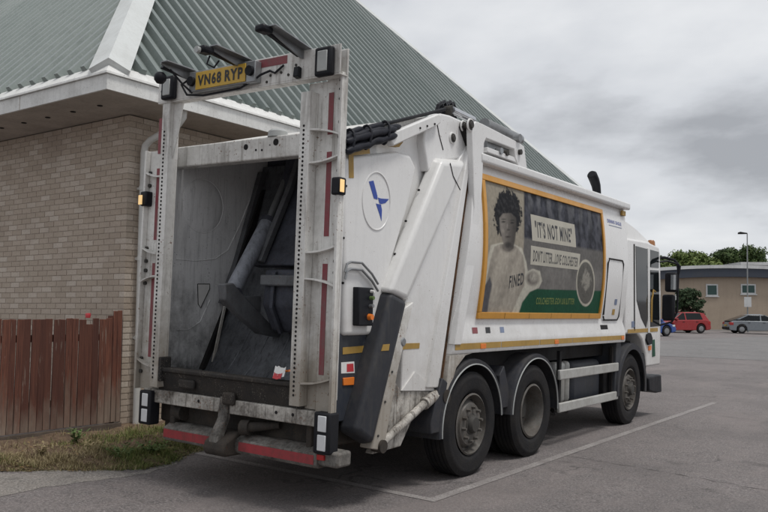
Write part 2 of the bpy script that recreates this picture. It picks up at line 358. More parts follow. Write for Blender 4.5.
# ------------------------------------------------------------------ hall: brick walls and steep metal roof
HX, HY = -3.35, -.60; HS = 14.9                   # corner of the hall and its side length
ZB, ZT = -.3, 4.056                               # foot and top of the walls
EX, EY = -2.55, -1.525                            # outer corner of the eaves
hall = empty('brick_hall', (HX, HY, .1)); tag(hall, 'tan brick hall with steep grey ribbed metal roof behind the truck', 'building')
def hall_part(mb, name, mat, **k):
    mb.v = [(x-HX, y-HY, z-.1) for x, y, z in mb.v]; return mb.build(name, mat, k.pop('parent', hall), **k)
def brick_mat():
    m, t, b, n, l = node_mat('tan_brick')
    oi = n('ShaderNodeObjectInfo'); tc = n('ShaderNodeTexCoord'); geo = n('ShaderNodeNewGeometry')
    at = n('ShaderNodeAttribute'); at.attribute_name = 'tint'; at.attribute_type = 'GEOMETRY'
    s = n('ShaderNodeMath'); s.operation = 'ADD'; l(oi.outputs['Random'], s.inputs[0]); l(at.outputs['Fac'], s.inputs[1])
    fr = n('ShaderNodeMath'); fr.operation = 'FRACT'; l(s.outputs[0], fr.inputs[0])
    r = n('ShaderNodeValToRGB'); l(fr.outputs[0], r.inputs[0])
    els = r.color_ramp.elements; els[0].position = 0; els[0].color = (.44, .365, .295, 1); els[1].position = 1; els[1].color = (.54, .46, .385, 1)
    for p, c in ((.3, (.47, .395, .32, 1)), (.62, (.50, .42, .345, 1)), (.9, (.60, .53, .455, 1))): e_ = els.new(p); e_.color = c
    nz = noise_n(t, geo.outputs['Position'], 45, 5, .7); st = noise_n(t, geo.outputs['Position'], 1.3, 5, .6)
    c = mixc(t, ramp(t, nz, .35, .75).outputs[0], r.outputs[0], mixc(t, .5, r.outputs[0], (.24, .19, .15)))
    c = mixc(t, mul(t, ramp(t, st, .5, .75).outputs[0], .35), c, (.27, .215, .175))
    l(c, b.inputs['Base Color']); b.inputs['Roughness'].default_value = .9; bump(t, b, nz, .4, .004)
    return m
M['brick'] = brick_mat()
M['mortar'] = plain('mortar', (.36, .305, .255), .95, var=.25, scale=30)
wallm = MB()
wallm.box(HX-HS, HX-.007, HY+.007, HY+.25, ZB, ZT); wallm.box(HX-.25, HX-.007, HY+.252, HY+HS, ZB, ZT)
wallm.box(HX-HS, HX-HS+.25, HY+.262, HY+HS, ZB, ZT); wallm.box(HX-HS+.26, HX-.26, HY+HS-.25, HY+HS, ZB, ZT)
wall = hall_part(wallm, 'wall', M['mortar'])
bl, bh, bd, jt = .215, .065, .1, .01
bmesh_b = MB().box(-bl/2, bl/2, 0, .04, -bh/2, bh/2); bme = bmesh_b.mesh('brick', M['brick'])
bmh = MB().box(-.051, .051, -.012, .04, -bh/2, bh/2).mesh('brick', M['brick'])
singles = []; rest = MB(); tints = []
def add_rest(cx, cy, cz, axis, l_):
    if axis == 'X': rest.box(cx-l_/2, cx+l_/2, HY, HY+.04, cz-bh/2, cz+bh/2)
    else: rest.box(HX-.04, HX, cy-l_/2, cy+l_/2, cz-bh/2, cz+bh/2)
    tints.extend([random.random()]*6)
cme = [MB().box(-.215, 0, 0, .1025, -bh/2, bh/2).mesh('brick', M['brick']), MB().box(-.1025, 0, 0, .215, -bh/2, bh/2).mesh('brick', M['brick'])]
row = 0; z = ZB + .045
while z < ZT-.03:
    odd = row % 2
    # the corner brick alternates: stretcher to the camera, then header
    if z > .3: singles.append((HX, z, 'c%d' % odd))
    else: rest.box(HX-(.1025 if odd else .215), HX, HY, HY+(.215 if odd else .1025), z-bh/2, z+bh/2); tints.extend([random.random()]*6)
    x = HX - (.1125 if odd else .225)
    while x > HX - 5.6:
        cx = x - bl/2
        if z > 1.36 and cx > HX-3.4: singles.append((cx, z, ''))
        else: add_rest(cx, 0, z, 'X', bl)
        x -= .225
    y = HY + (.225 if odd else .1125)
    while y < HY + 5.0: add_rest(0, y+bl/2, z, 'Y', bl); y += .225
    z += .075; row += 1
singles.sort(key=lambda q: (abs(q[0]-HX) + .15*abs(q[1]-2.4)))
for cx, z, kind_ in singles[:300]:
    o = bpy.data.objects.new('brick', bme if not kind_ else cme[int(kind_[1])]); COL.objects.link(o); o.parent = wall
    o.location = (cx-HX, 0+random.uniform(-.0015, .0015) if not kind_ else 0, z-.1)
for cx, z, kind_ in singles[300:]:
    if kind_: odd = int(kind_[1]); rest.box(HX-(.1025 if odd else .215), HX, HY, HY+(.215 if odd else .1025), z-bh/2, z+bh/2); tints.extend([random.random()]*6)
    else: add_rest(cx, 0, z, 'X', bl)
ro = hall_part(rest, 'brickwork', M['brick'], parent=wall); ro['kind'] = 'stuff'
at_ = ro.data.attributes.new('tint', 'FLOAT', 'FACE'); at_.data.foreach_set('value', tints)

M['fascia'] = paint('fascia_white', (.72, .72, .70), .6, grime=(.22, .21, .19), amt=.35, thr=.55, chips=.35, rust=(.07, .065, .06), scale=1.6)
M['soffit'] = paint('soffit_board', (.46, .41, .36), .8, grime=(.16, .13, .11), amt=.4, thr=.5)
M['hipcap'] = paint('hip_flashing', (.58, .60, .59), .5, grime=(.3, .29, .27), amt=.3, thr=.55)
def roof_mat():
    m, t, b, n, l = node_mat('roof_sheet_metal')
    oi = n('ShaderNodeObjectInfo'); tc = n('ShaderNodeTexCoord'); v = tc.outputs['Object']
    base = mixc(t, oi.outputs['Random'], (.165, .195, .184, 1), (.215, .243, .231, 1))
    c = mixc(t, mul(t, ramp(t, noise_n(t, v, 3, 7, .65), .45, .75).outputs[0], .45), base, (.10, .125, .115, 1))
    c = mixc(t, mul(t, ramp(t, noise_n(t, v, 40, 4, .7), .55, .75).outputs[0], .35), c, (.42, .43, .41, 1))
    l(c, b.inputs['Base Color']); b.inputs['Roughness'].default_value = .42; b.inputs['Metallic'].default_value = .35
    bump(t, b, noise_n(t, v, 30, 4), .08, .004); return m
M['roofing'] = roof_mat()
RW = HS + 2*.80 + .13; FX0, FY1 = EX - RW - .0, EY + RW           # eaves square
EZ0, EZ1, EZ2 = ZT, ZT+.175, ZT+.33
PIT = 1.08
def ring(mb, o0, o1, z0, z1):     # square ring (outer inset o0..o1) between two heights
    pts = lambda o, z: [(EX-o, EY+o, z), (EX-o, FY1-o, z), (FX0+o, FY1-o, z), (FX0+o, EY+o, z)]
    a, b_, c, d = pts(o0, z0), pts(o0, z1), pts(o1, z1), pts(o1, z0)
    fs = []
    for i in range(4):
        j = (i+1) % 4
        for s_, t_ in ((0, 4), (4, 8), (8, 12), (12, 0)): fs.append((s_+i, s_+j, t_+j, t_+i))
    mb.add(a+b_+c+d, fs)
sf = MB(); ring(sf, .03, .97, EZ0+.012, EZ0+.04); hall_part(sf, 'soffit', M['soffit'])
fa = MB(); ring(fa, 0, .028, EZ0, EZ1); hall_part(fa, 'fascia', M['fascia'])
gu = MB()                        # sloping eaves flashing above the fascia
pts = lambda o, z: [(EX-o, EY+o, z), (EX-o, FY1-o, z), (FX0+o, FY1-o, z), (FX0+o, EY+o, z)]
gu.add(pts(-.03, EZ1+.004)+pts(-.025, EZ1+.03)+pts(.10, EZ2)+pts(.16, EZ2)+pts(.16, EZ1+.004), [(s_*4+i, s_*4+(i+1) % 4, ((s_+1) % 5)*4+(i+1) % 4, ((s_+1) % 5)*4+i) for s_ in range(5) for i in range(4)])
hall_part(gu, 'eaves_flashing', M['fascia'])
jn = MB()
for i in range(1, 6):
    x = EX - i*1.75; jn.box(x-.004, x+.004, EY-.003, EY+.001, EZ0+.002, EZ1-.002)
hall_part(jn, 'fascia_joint', M['soffit'])
sv_ = MB()
for i in range(7):
    x = EX-.75-i*.55; sv_.lathe([(.0, .0), (.035, .0), (.035, .006), (0, .006)], (x, EY+.45, EZ0+.004), 10, 'Z', False)
hall_part(sv_, 'soffit_vent', M['chassis'])
ux, uy = EX-.12, EY+.12; half = (RW-.24)/2; RZ = EZ2-.03
und = MB(); und.add([(ux, uy, RZ-.02), (ux, uy+2*half, RZ-.02), (ux-2*half, uy+2*half, RZ-.02), (ux-2*half, uy, RZ-.02), (ux-half, uy+half, RZ-.02+half*PIT)], [(0, 1, 4), (1, 2, 4), (2, 3, 4), (3, 0, 4), (3, 2, 1, 0)])
roof = hall_part(und, 'roof', M['roofing'])
ca_, sa_ = math.cos(math.atan(PIT)), math.sin(math.atan(PIT))
PROF = [(0, 0), (.105, 0), (.135, .085), (.205, .085), (.235, 0)]; PW = .265
def sheet_face(kind):
    s0 = 0.; nsheet = int(2*half/(PW*5))+1
    for q in range(nsheet):
        mb = MB(); a = []; prof = []
        for r_ in range(5):
            for (d_, h) in PROF: prof.append((q*PW*5 + r_*PW + d_, h))
        prof.append((q*PW*5 + 5*PW, 0))
        prof = [p for p in prof if .02 <= p[0] <= 2*half-.02]
        if len(prof) < 3: continue
        vs = []
        for (s_, h) in prof:
            t1 = min(s_, 2*half-s_)
            hn = .008+h
            for t_ in (0, t1):
                if kind == 'E': vs.append((ux - t_ + hn*sa_, uy + s_, RZ + t_*PIT + hn*ca_))
                else: vs.append((ux - s_, uy + t_ - hn*sa_, RZ + t_*PIT + hn*ca_))
        m_ = len(vs)
        for (s_, h) in prof:      # closers under the rib ends
            if kind == 'E': vs.append((ux + .002, uy + s_, RZ-.02))
            else: vs.append((ux - s_, uy - .002, RZ-.02))
        mb.add(vs, [(2*i, 2*i+2, 2*i+3, 2*i+1) for i in range(len(prof)-1)] + [(m_+i, m_+i+1, 2*i+2, 2*i) for i in range(len(prof)-1)])
        hall_part(mb, 'roof_sheet', M['roofing'], parent=roof)
sheet_face('E'); sheet_face('S')
def hip(p0, p1, nA, nB):
    p0 = Vector(p0); p1 = Vector(p1); d = (p1-p0).normalized(); mb = MB()
    def side(nrm, sgn):
        nrm = Vector(nrm).normalized(); t_ = d.cross(nrm).normalized()
        return nrm, t_
    nA = Vector(nA).normalized(); nB = Vector(nB).normalized()
    ta = nA.cross(d).normalized(); tb = nB.cross(d).normalized()
    if ta.dot(nB) > 0: ta = -ta
    if tb.dot(nA) > 0: tb = -tb
    up = (nA+nB).normalized(); vs = []
    for p in (p0, p1):
        vs += [p+ta*.21+nA*.098, p+up*.125, p+tb*.21+nB*.098, p+tb*.21+nB*.02, p+up*.045, p+ta*.21+nA*.02]
    mb.add(vs, [(i, (i+1) % 6, 6+(i+1) % 6, 6+i) for i in range(6)]+[(5, 4, 3, 2, 1, 0), (6, 7, 8, 9, 10, 11)])
    hall_part(mb, 'hip_cap', M['hipcap'], parent=roof)
ap = (ux-half, uy+half, RZ+half*PIT)
HIPW = .24
hip((ux+.02, uy-.02, RZ-.0216), ap, (1, 0, 1/PIT), (0, -1, 1/PIT))
hip((ux+.02, uy+2*half+.02, RZ-.0216), ap, (1, 0, 1/PIT), (0, 1, 1/PIT))
# rain pipe beside the corner
dpx, dpy = HX+.08, HY+.18
rp = MB(); rp.tube([(EX-.12, dpy+.12, EZ0+.02), (EX-.13, dpy+.12, EZ0-.06), (EX-.20, dpy+.11, EZ0-.14), (dpx+.10, dpy+.02, EZ0-.31), (dpx+.02, dpy, EZ0-.38), (dpx, dpy, EZ0-.48), (dpx, dpy, .1)], .045, 12)
M['pipe'] = paint('pipe_white', (.62, .62, .60), .4, grime=(.3, .27, .22), amt=.3, thr=.5)
pipe = hall_part(rp, 'rain_pipe', M['pipe'], smooth=True)
for zz in (3.1, 2.2, 1.2):
    c_ = MB(); c_.cyl((dpx, dpy, zz), (dpx, dpy, zz+.05), .052, n=14); c_.box(HX, dpx, dpy-.03, dpy+.03, zz+.01, zz+.04); hall_part(c_, 'pipe_bracket', M['pipe'], parent=pipe)

# ------------------------------------------------------------------ plank fence
def plank_mat():
    m, t, b, n, l = node_mat('stained_plank')
    oi = n('ShaderNodeObjectInfo'); tc = n('ShaderNodeTexCoord'); v = tc.outputs['Object']
    off = n('ShaderNodeVectorMath'); off.operation = 'ADD'; l(v, off.inputs[0]); cbx = n('ShaderNodeCombineXYZ'); mm = n('ShaderNodeMath'); mm.operation = 'MULTIPLY'; mm.inputs[1].default_value = 40; l(oi.outputs['Random'], mm.inputs[0]); l(mm.outputs[0], cbx.inputs[0]); l(cbx.outputs[0], off.inputs[1]); vv = off.outputs[0]
    grain = noise_n(t, vv, 16, 6, .65, (3, 3, .18)); blot = noise_n(t, vv, 3.5, 6, .65, (1, 1, .5))
    red = mixc(t, oi.outputs['Random'], (.105, .038, .025, 1), (.25, .092, .055, 1))
    c = mixc(t, ramp(t, grain, .3, .7).outputs[0], red, (.07, .025, .018, 1))
    sepz = n('ShaderNodeSeparateXYZ'); l(v, sepz.inputs[0])
    # weathered foot: the stain has worn off unevenly towards the ground
    zr = n('ShaderNodeMath'); zr.operation = 'MULTIPLY_ADD'; l(sepz.outputs[2], zr.inputs[0]); zr.inputs[1].default_value = -.85; zr.inputs[2].default_value = -.08
    ws = n('ShaderNodeMath'); ws.operation = 'ADD'; l(zr.outputs[0], ws.inputs[0]); l(blot, ws.inputs[1])
    ws2 = n('ShaderNodeMath'); ws2.operation = 'MULTIPLY_ADD'; l(oi.outputs['Random'], ws2.inputs[0]); ws2.inputs[1].default_value = .34; l(ws.outputs[0], ws2.inputs[2])
    ws3 = n('ShaderNodeMath'); ws3.operation = 'MULTIPLY_ADD'; l(grain, ws3.inputs[0]); ws3.inputs[1].default_value = .55; l(ws2.outputs[0], ws3.inputs[2])
    w_ = ramp(t, ws3.outputs[0], .34, .80).outputs[0]
    wood = mixc(t, ramp(t, grain, .3, .75).outputs[0], (.30, .235, .185, 1), (.15, .11, .085, 1))
    c = mixc(t, mul(t, w_, .9), c, wood)
    fl = ramp(t, noise_n(t, vv, 9, 6, .7, (2, 2, .2)), .60, .66).outputs[0]
    c = mixc(t, mul(t, fl, .5), c, (.33, .28, .23, 1))
    l(c, b.inputs['Base Color']); b.inputs['Roughness'].default_value = .85; bump(t, b, grain, .5, .006); return m
M['plank'] = plank_mat()
FXX = -3.30
fence = empty('plank_fence', (FXX, -2.2, .1)); tag(fence, 'weathered red-brown vertical plank fence running from the hall corner', 'fence')
y = -.66; i = 0
while y > -4.6:
    wd = random.choice((.076, .082, .088, .094)); top = 1.46 + random.uniform(-.010, .010)
    x0 = FXX + random.uniform(-.006, .006); th = .02
    if i == 1: wd = .07; top = 1.555
    if i == 0: wd = .06; top = 1.565
    if i == 5: top = 1.40
    lean = random.uniform(-.012, .012); gap = random.uniform(.002, .007)
    mb = MB(); z0 = .205; mb.add([(x0, y-wd, z0), (x0+th, y-wd, z0), (x0+th, y, z0), (x0, y, z0), (x0, y-wd+lean, top+random.uniform(-.006, .006)), (x0+th, y-wd+lean, top), (x0+th, y+lean, top+random.uniform(-.008, .008)), (x0, y+lean, top)], [(0,1,2,3),(4,5,6,7),(0,1,5,4),(1,2,6,5),(2,3,7,6),(3,0,4,7)])
    mb.v = [(a-FXX, b_+2.2, c-.1) for a, b_, c in mb.v]
    mb.build('plank', M['plank'], fence, bevel=.003, seg=1)
    y -= wd + gap; i += 1
for zz in (.45, 1.2):
    mb = MB().box(-.06, -.012, -2.4, 1.52, zz-.1, zz-.02); mb.build('back_rail', M['plank'], fence)
for yy in (1.44, -.4, -2.3):
    mb = MB().box(-.14, -.062, yy, yy+.08, -.25, 1.4); mb.build('post', M['plank'], fence)
M['gravelboard'] = paint('gravel_board', (.13, .10, .08), .9, grime=(.05, .04, .03), amt=.6, thr=.5, scale=2)
mb = MB().box(-.02, .03, -2.4, 1.56, -.16, .09); mb.build('gravel_board', M['gravelboard'], fence, bevel=.004)
# red cup lid lying on the planks
yy = onX(88, 317, 1.2); pr = wray(88, 317); q = CW + pr*((FXX+.01-CW.x)/pr.x)
cup = MB(); cup.lathe([(0, 0), (.026, 0), (.034, .035), (.030, .055), (.0, .057)], (0, 0, 0), 14, 'Z', False)
M['cup'] = plain('cup_red', (.55, .06, .07), .4)
co = cup.build('bottle_cap', M['cup'], smooth=True, loc=(FXX+.01, q.y, 1.474)); tag(co, 'small red plastic cap sitting on top of the fence planks', 'cap')

# ------------------------------------------------------------------ grass and weeds on the verge
def leaf_mat(name, a, b_, c_):
    m, t, b, n, l = node_mat(name)
    geo = n('ShaderNodeNewGeometry'); r = n('ShaderNodeValToRGB'); l(geo.outputs['Random Per Island'], r.inputs[0])
    r.color_ramp.elements[0].color = a+(1,); r.color_ramp.elements[1].color = c_+(1,); e_ = r.color_ramp.elements.new(.5); e_.color = b_+(1,)
    l(r.outputs[0], b.inputs['Base Color']); b.inputs['Roughness'].default_value = .7; b.inputs['Specular IOR Level'].default_value = .25
    return m
M['grass'] = leaf_mat('grass_blades', (.08, .125, .030), (.135, .165, .045), (.23, .21, .085))
M['drygrass'] = leaf_mat('dry_grass', (.30, .24, .13), (.21, .17, .085), (.40, .33, .20))
M['weed'] = leaf_mat('weed_leaves', (.07, .12, .035), (.10, .16, .05), (.16, .20, .085))
def blade(mb, x, y, z, h, bend, w_, az):
    dx, dy = math.cos(az), math.sin(az); px_, py_ = -dy*w_, dx*w_
    mb.add([(x-px_, y-py_, z), (x+px_, y+py_, z), (x+dx*bend*.4+px_*.7, y+dy*bend*.4+py_*.7, z+h*.6), (x+dx*bend*.4-px_*.7, y+dy*bend*.4-py_*.7, z+h*.6), (x+dx*bend, y+dy*bend, z+h)], [(0, 1, 2, 3), (3, 2, 4)])
gm, dm = MB(), MB()
cnt = 0
for _ in range(130000):
    y = random.uniform(-4.4, 5.5); xe = verge_edge(y); u = random.random()**.75; x = -3.22 + (xe+random.uniform(.0, .13)**1.2+3.22)*u
    d_ = noise.noise(Vector((x*1.6, y*1.6, 5)))*.6 + noise.noise(Vector((x*5, y*5, 8)))*.3 + (u-.55)*1.15
    if random.random() > max(0.05, min(1, .58 + d_*1.2)): continue
    if y > 1.5 and random.random() < .7: continue
    z_ = soil_z(x, y, (x+3.4)/(xe+3.4)) - .005
    dry = noise.noise(Vector((x*1.1+9, y*1.1, 2))) + (.10 if y < -1.9 else -.18) + random.uniform(-.35, .35)
    h = random.uniform(.012, .06)*(.5+1.3*max(0, .45+noise.noise(Vector((x*4+3, y*4, 1)))))*(1. if u < .9 else .55)
    blade(dm if dry > 0 else gm, x, y, z_, h, random.uniform(.01, .09), random.uniform(.0016, .0036), random.uniform(0, 6.28)); cnt += 1
gm.build('verge_grass', M['grass']); tag(bpy.data.objects['verge_grass'], 'short green grass along the verge edge', kind='stuff')
dm.build('dry_verge_grass', M['drygrass']); tag(bpy.data.objects['dry_verge_grass'], 'dry straw-coloured grass on the verge', kind='stuff')
lt = MB()
for _ in range(900):      # dead leaves and crumbs
    y = random.uniform(-4.2, 2); xe = verge_edge(y); u = random.random(); x = -3.2 + (xe+.12+3.2)*u; z_ = soil_z(x, y, min(1, (x+3.4)/(xe+3.4))) + .006
    s_ = random.uniform(.008, .024); a = random.uniform(0, 6.28); c_, d_ = math.cos(a)*s_, math.sin(a)*s_; k = random.uniform(-.4, .8)*s_
    lt.add([(x-c_, y-d_, z_), (x+d_*.6, y-c_*.6, z_+k), (x+c_, y+d_, z_+abs(k)*.4), (x-d_*.6, y+c_*.6, z_+k*.3)], [(0, 1, 2, 3)])
M['deadleaf'] = leaf_mat('dead_leaves', (.20, .12, .055), (.30, .21, .10), (.12, .075, .04))
tag(lt.build('dead_leaves', M['deadleaf']), 'dead leaves scattered on the verge soil', kind='stuff')
def weed(px, py, h, n_, spread, label, mat='weed', broad=1.):
    p = ground_px(px, py); st = MB(); lf = MB(); root = empty('weed_plant', (p.x, p.y, gz(p.x)+.03))
    for k in range(n_):
        a = random.uniform(0, 6.28); b_ = random.uniform(.2, 1)*spread; hh = h*random.uniform(.55, 1.05)
        pts_ = [(0, 0, -.02), (math.cos(a)*b_*.4, math.sin(a)*b_*.4, hh*.55), (math.cos(a)*b_, math.sin(a)*b_, hh)]
        st.tube(pts_, [.003, .0025, .0012], 4)
        for j in range(7):
            t_ = random.uniform(.15, 1); q0 = Vector(pts_[0]).lerp(Vector(pts_[2]), t_); az = random.uniform(0, 6.28); le = random.uniform(.025, .06)*broad; w_ = le*.28
            d_ = Vector((math.cos(az), math.sin(az), random.uniform(-.1, .7))).normalized(); sd = d_.cross(Vector((0, 0, 1))).normalized()*w_
            lf.add([q0, q0+d_*le*.5+sd, q0+d_*le, q0+d_*le*.5-sd], [(0, 1, 2, 3)])
    lf.build('foliage', M[mat], root); st.build('stem', M[mat], root); tag(root, label, 'weed', 'weeds on the verge')
weed(76, 446, .17, 14, .12, 'bright green leafy weed at the foot of the plank fence', broad=1.2)
weed(120, 462, .16, 18, .22, 'grey-green sprawling weed in the middle of the verge edge')
weed(150, 456, .13, 18, .22, 'sprawling weed at the tip of the verge nearest the bumper')
weed(188, 444, .12, 12, .14, 'green weed below the red left bumper stripe')
weed(40, 458, .12, 10, .16, 'straggly dry weed at the left edge of the verge', 'drygrass')
weed(95, 455, .13, 12, .18, 'dry bleached weed beside the bright green one', 'drygrass')

# ================================================================== refuse truck (built in its own frame, then tilted with the ground)
truck = empty('refuse_truck'); truck.rotation_euler = (0, LEAN, 0)
tag(truck, 'white rear-loading refuse truck with open hopper and yellow framed side advert', 'truck')
def part(mb, name, mat, parent=None, **k): return mb.build(name, M[mat] if isinstance(mat, str) else mat, parent or truck, **k)
def sprism(pix, X0, X1, name, mat, parent=None, Xp=None, **k):   # side polygon given in photo pixels on plane Xp, extruded X0..X1
    return part(MB().prism([S(px, py, Xp or X1) for px, py in pix], X0, X1), name, mat, parent, **k)
def tprism(pix, Y0, Y1, name, mat, parent=None, **k):            # tail polygon given in pixels on plane Y0 (rear), extruded forward to Y1
    return part(MB().prism([T(px, py, Y0) for px, py in pix], Y0, Y1, 'Y'), name, mat, parent, **k)
# ---- chassis and running gear
c = MB()
for s in (-1, 1): c.box(s*.43-.04, s*.43+.04, -1.2, 6.0, .72, 1.0)
for yy in (-.9, .8, 2.3, 3.2, 4.2): c.box(-.39, .39, yy-.05, yy+.05, .75, .95)
chassis = part(c, 'chassis', 'chassis')
for yy in (.10, 1.51, 4.91): part(MB().cyl((-.85, yy, .51), (.85, yy, .51), .10, n=14).box(-.28, .28, yy-.2, yy+.2, .34, .70), 'axle', 'under', chassis, smooth=True)
part(MB().box(-1.0, 1.0, -1.15, 6.0, 1.02, 1.19), 'underfloor_fill', 'chassis', chassis)  # dark box added below the body to fill the under-body darkness
part(MB().box(-.9, -.6, 2.3, 4.2, .45, 1.0), 'left_under_fill', 'chassis', chassis, bevel=.03)  # added dark filler, keeps the far side underneath dark
part(MB().box(-.35, .35, -1.1, -.4, .55, 1.0), 'rear_under_fill', 'under', chassis, bevel=.02)  # added dark filler for the darkness under the tail
TR = .515
def tyre(c0, w_, out):     # lathe profile with shoulder and tread grooves; out = +1 when the outer face is +X
    h = w_/2
    prof = [(.30, -h*.72), (.34, -h*.94), (.42, -h), (.475, -h*.93), (TR-.012, -h*.80)]
    nb = 5
    for i in range(nb):
        a = -h*.78 + i*(h*1.56/nb); b_ = a + h*1.56/nb
        prof += [(TR, a+.004), (TR, b_-.010), (TR-.011, b_-.008), (TR-.011, b_-.0)] if i < nb-1 else [(TR, a+.004), (TR, b_-.004)]
    prof += [(TR-.012, h*.80), (.475, h*.93), (.455, h*.985), (.448, h*.975), (.42, h), (.36, h*.97), (.345, h*.955), (.34, h*.94), (.30, h*.72)]
    return MB().lathe(prof, c0, 56)
def wheel(yc, side, kind, xo=1.225):
    x = side*xo; zc = .507; wt = .30
    cx = x - side*wt/2
    if kind == 'dual':
        disc = MB().lathe([(.305, side*.13), (.285, side*.14), (.272, side*.11), (.262, -side*.02), (.255, -side*.06), (.0, -side*.07), (.0, -side*.09), (.27, -side*.08), (.30, side*.0)], (cx, yc, zc), 40, close=False)
        wh = part(disc, 'wheel', 'rim', smooth=True)
        part(MB().lathe([(0, .02), (.085, .015), (.10, -.02), (.13, -.03), (.15, -.07)] if side > 0 else [(0, -.02), (.085, -.015), (.10, .02), (.13, .03), (.15, .07)], (cx, yc, zc), 24, close=False), 'hub', 'rimdark', wh, smooth=True)
        for k in range(10):
            a = 2*math.pi*k/10; p = Vector((cx-side*.065, yc+.17*math.cos(a), zc+.17*math.sin(a)))
            part(MB().cyl(p, p+Vector((side*.03, 0, 0)), .017, .013, 6), 'wheel_nut', 'rimdark', wh)
    else:
        s = side
        disc = MB().lathe([(.305, s*.13), (.288, s*.14), (.275, s*.10), (.262, s*.055), (.245, s*.05), (.225, s*.085), (.205, s*.118), (.13, s*.13), (0, s*.13), (0, s*.06), (.24, s*.03), (.30, s*.0)], (cx, yc, zc), 40, close=False)
        wh = part(disc, 'wheel', 'rim', smooth=True)
        part(MB().lathe([(.0, s*.185), (.07, s*.182), (.082, s*.17), (.088, s*.14), (.105, s*.135), (.105, s*.12)], (cx, yc, zc), 24, close=False), 'hub', 'rimdark', wh, smooth=True)
        for k in range(10):
            a = 2*math.pi*(k+.3)/10; p = Vector((cx+s*.125, yc+.165*math.cos(a), zc+.165*math.sin(a)))
            part(MB().cyl(p, p+Vector((s*.042, 0, 0)), .021, .015, 6), 'wheel_nut', 'rim', wh)
        for k in range(10):
            a = 2*math.pi*(k+.8)/10; p = Vector((cx+s*.066, yc+.233*math.cos(a), zc+.233*math.sin(a)))
            part(MB().cyl(p, p+Vector((s*.004, 0, 0)), .022, .022, 10), 'vent_hole', 'black', wh)
    part(tyre((cx, yc, zc), wt, side), 'tyre', 'tyre', wh, smooth=True)
    if kind == 'dual': part(tyre((cx-side*.33, yc, zc), wt, side), 'inner_tyre', 'tyre', wh, smooth=True)
    return wh
for s in (1, -1):
    wheel(.10, s, 'single'); wheel(1.51, s, 'dual'); wheel(4.91, s, 'single', 1.20)
# ---- rear mudguards
def arch(yc, zc, r, a0, a1, x0, x1, th=.02, lip=.05):
    n = 22; vs = []; mb = MB()
    sec = [(x0, 0), (x1-.03, 0), (x1, -.012), (x1, -lip), (x1-th, -lip), (x1-th-.01, -th-.012), (x0, -th)]
    for i in range(n+1):
        a = R(a0+(a1-a0)*i/n)
        for x, dr in sec: vs.append((x, yc+(r+dr)*math.cos(a), zc+(r+dr)*math.sin(a)))
    m = len(sec); mb.add(vs, [(i*m+k, i*m+(k+1) % m, (i+1)*m+(k+1) % m, (i+1)*m+k) for i in range(n) for k in range(m)]+[tuple(range(m)), tuple(range(n*m+m-1, n*m-1, -1))])
    return mb
def arch_edge(yc, zc, r, a0, a1, x, rad=.008):
    return MB().tube([(x, yc+r*math.cos(R(a0+(a1-a0)*i/30)), zc+r*math.sin(R(a0+(a1-a0)*i/30))) for i in range(31)], rad, 6)
for s in (1, -1):
    for yc, a0, a1 in ((.09, 4, 186), (1.55, -2, 178)):
        g_ = arch(yc, .50, .655, a0, a1, s*.86, s*1.235) if s > 0 else arch(yc, .50, .655, a0, a1, -.86, -1.235, lip=.05)
        if s < 0: g_.v = [(-abs(v[0]), v[1], v[2]) for v in arch(yc, .50, .655, a0, a1, .86, 1.235).v]
        mg = part(g_, 'mudguard', 'mud', smooth=True)
        if s > 0: part(arch_edge(yc, .50, .600, a0, a1, 1.238, .0075), 'edge_trim', 'lensgrey', mg, smooth=True)
    # back flap of the rear mudguard and the filler between both guards
    part(MB().prism([(-.70, .50), (-.55, .50), (-.50, .72), (-.42, .95), (-.52, 1.0), (-.62, .8), (-.70, .60)], s*.86, s*1.232), 'mud_flap', 'mud', bevel=.01)
    part(MB().prism([(.72, .56), (.80, .60), (.95, .60), (.92, .80), (.80, 1.05), (.70, .95), (.72, .72)], s*.87, s*1.20), 'guard_bracket', 'mud', bevel=.01)
# ---- side guard rails and the kit behind them
for s in (1, -1):
    for z0, z1 in ((.805, .925), (.41, .525)):
        part(MB().box(s*1.17, s*1.215, 2.27, 4.34, z0, z1), 'side_rail', 'alu', bevel=.012)
    for yy in (2.36, 4.20):
        part(MB().box(s*1.12, s*1.165, yy, yy+.06, .43, 1.15), 'rail_post', 'chassis', bevel=.006)
for k, (y0, y1) in enumerate(((2.45, 2.58), (2.62, 2.76), (2.80, 2.92))):
    part(MB().box(.95, 1.08, y0, y1, .48, 1.0), 'air_bottle', 'alu', bevel=.05, seg=3)
part(MB().box(.62, 1.06, 3.02, 4.05, .36, .98), 'fuel_tank', 'navy', bevel=.08, seg=3)
part(MB().box(.60, .85, 2.35, 4.2, .30, .50), 'gearbox_guard', 'under', bevel=.04)
part(MB().cyl((1.02, 2.5, .40), (1.02, 2.95, .36), .03, n=8).cyl((1.0, 2.3, .42), (1.0, 2.6, .34), .02, n=8), 'hose_bundle', 'chassis')
part(MB().cyl((.9, 4.13, .45), (.9, 4.13, .95), .05, n=10), 'filler_pipe', 'blue')
part(MB().box(.80, 1.10, 4.08, 4.28, .40, .90), 'battery_box', 'chassis', bevel=.02)

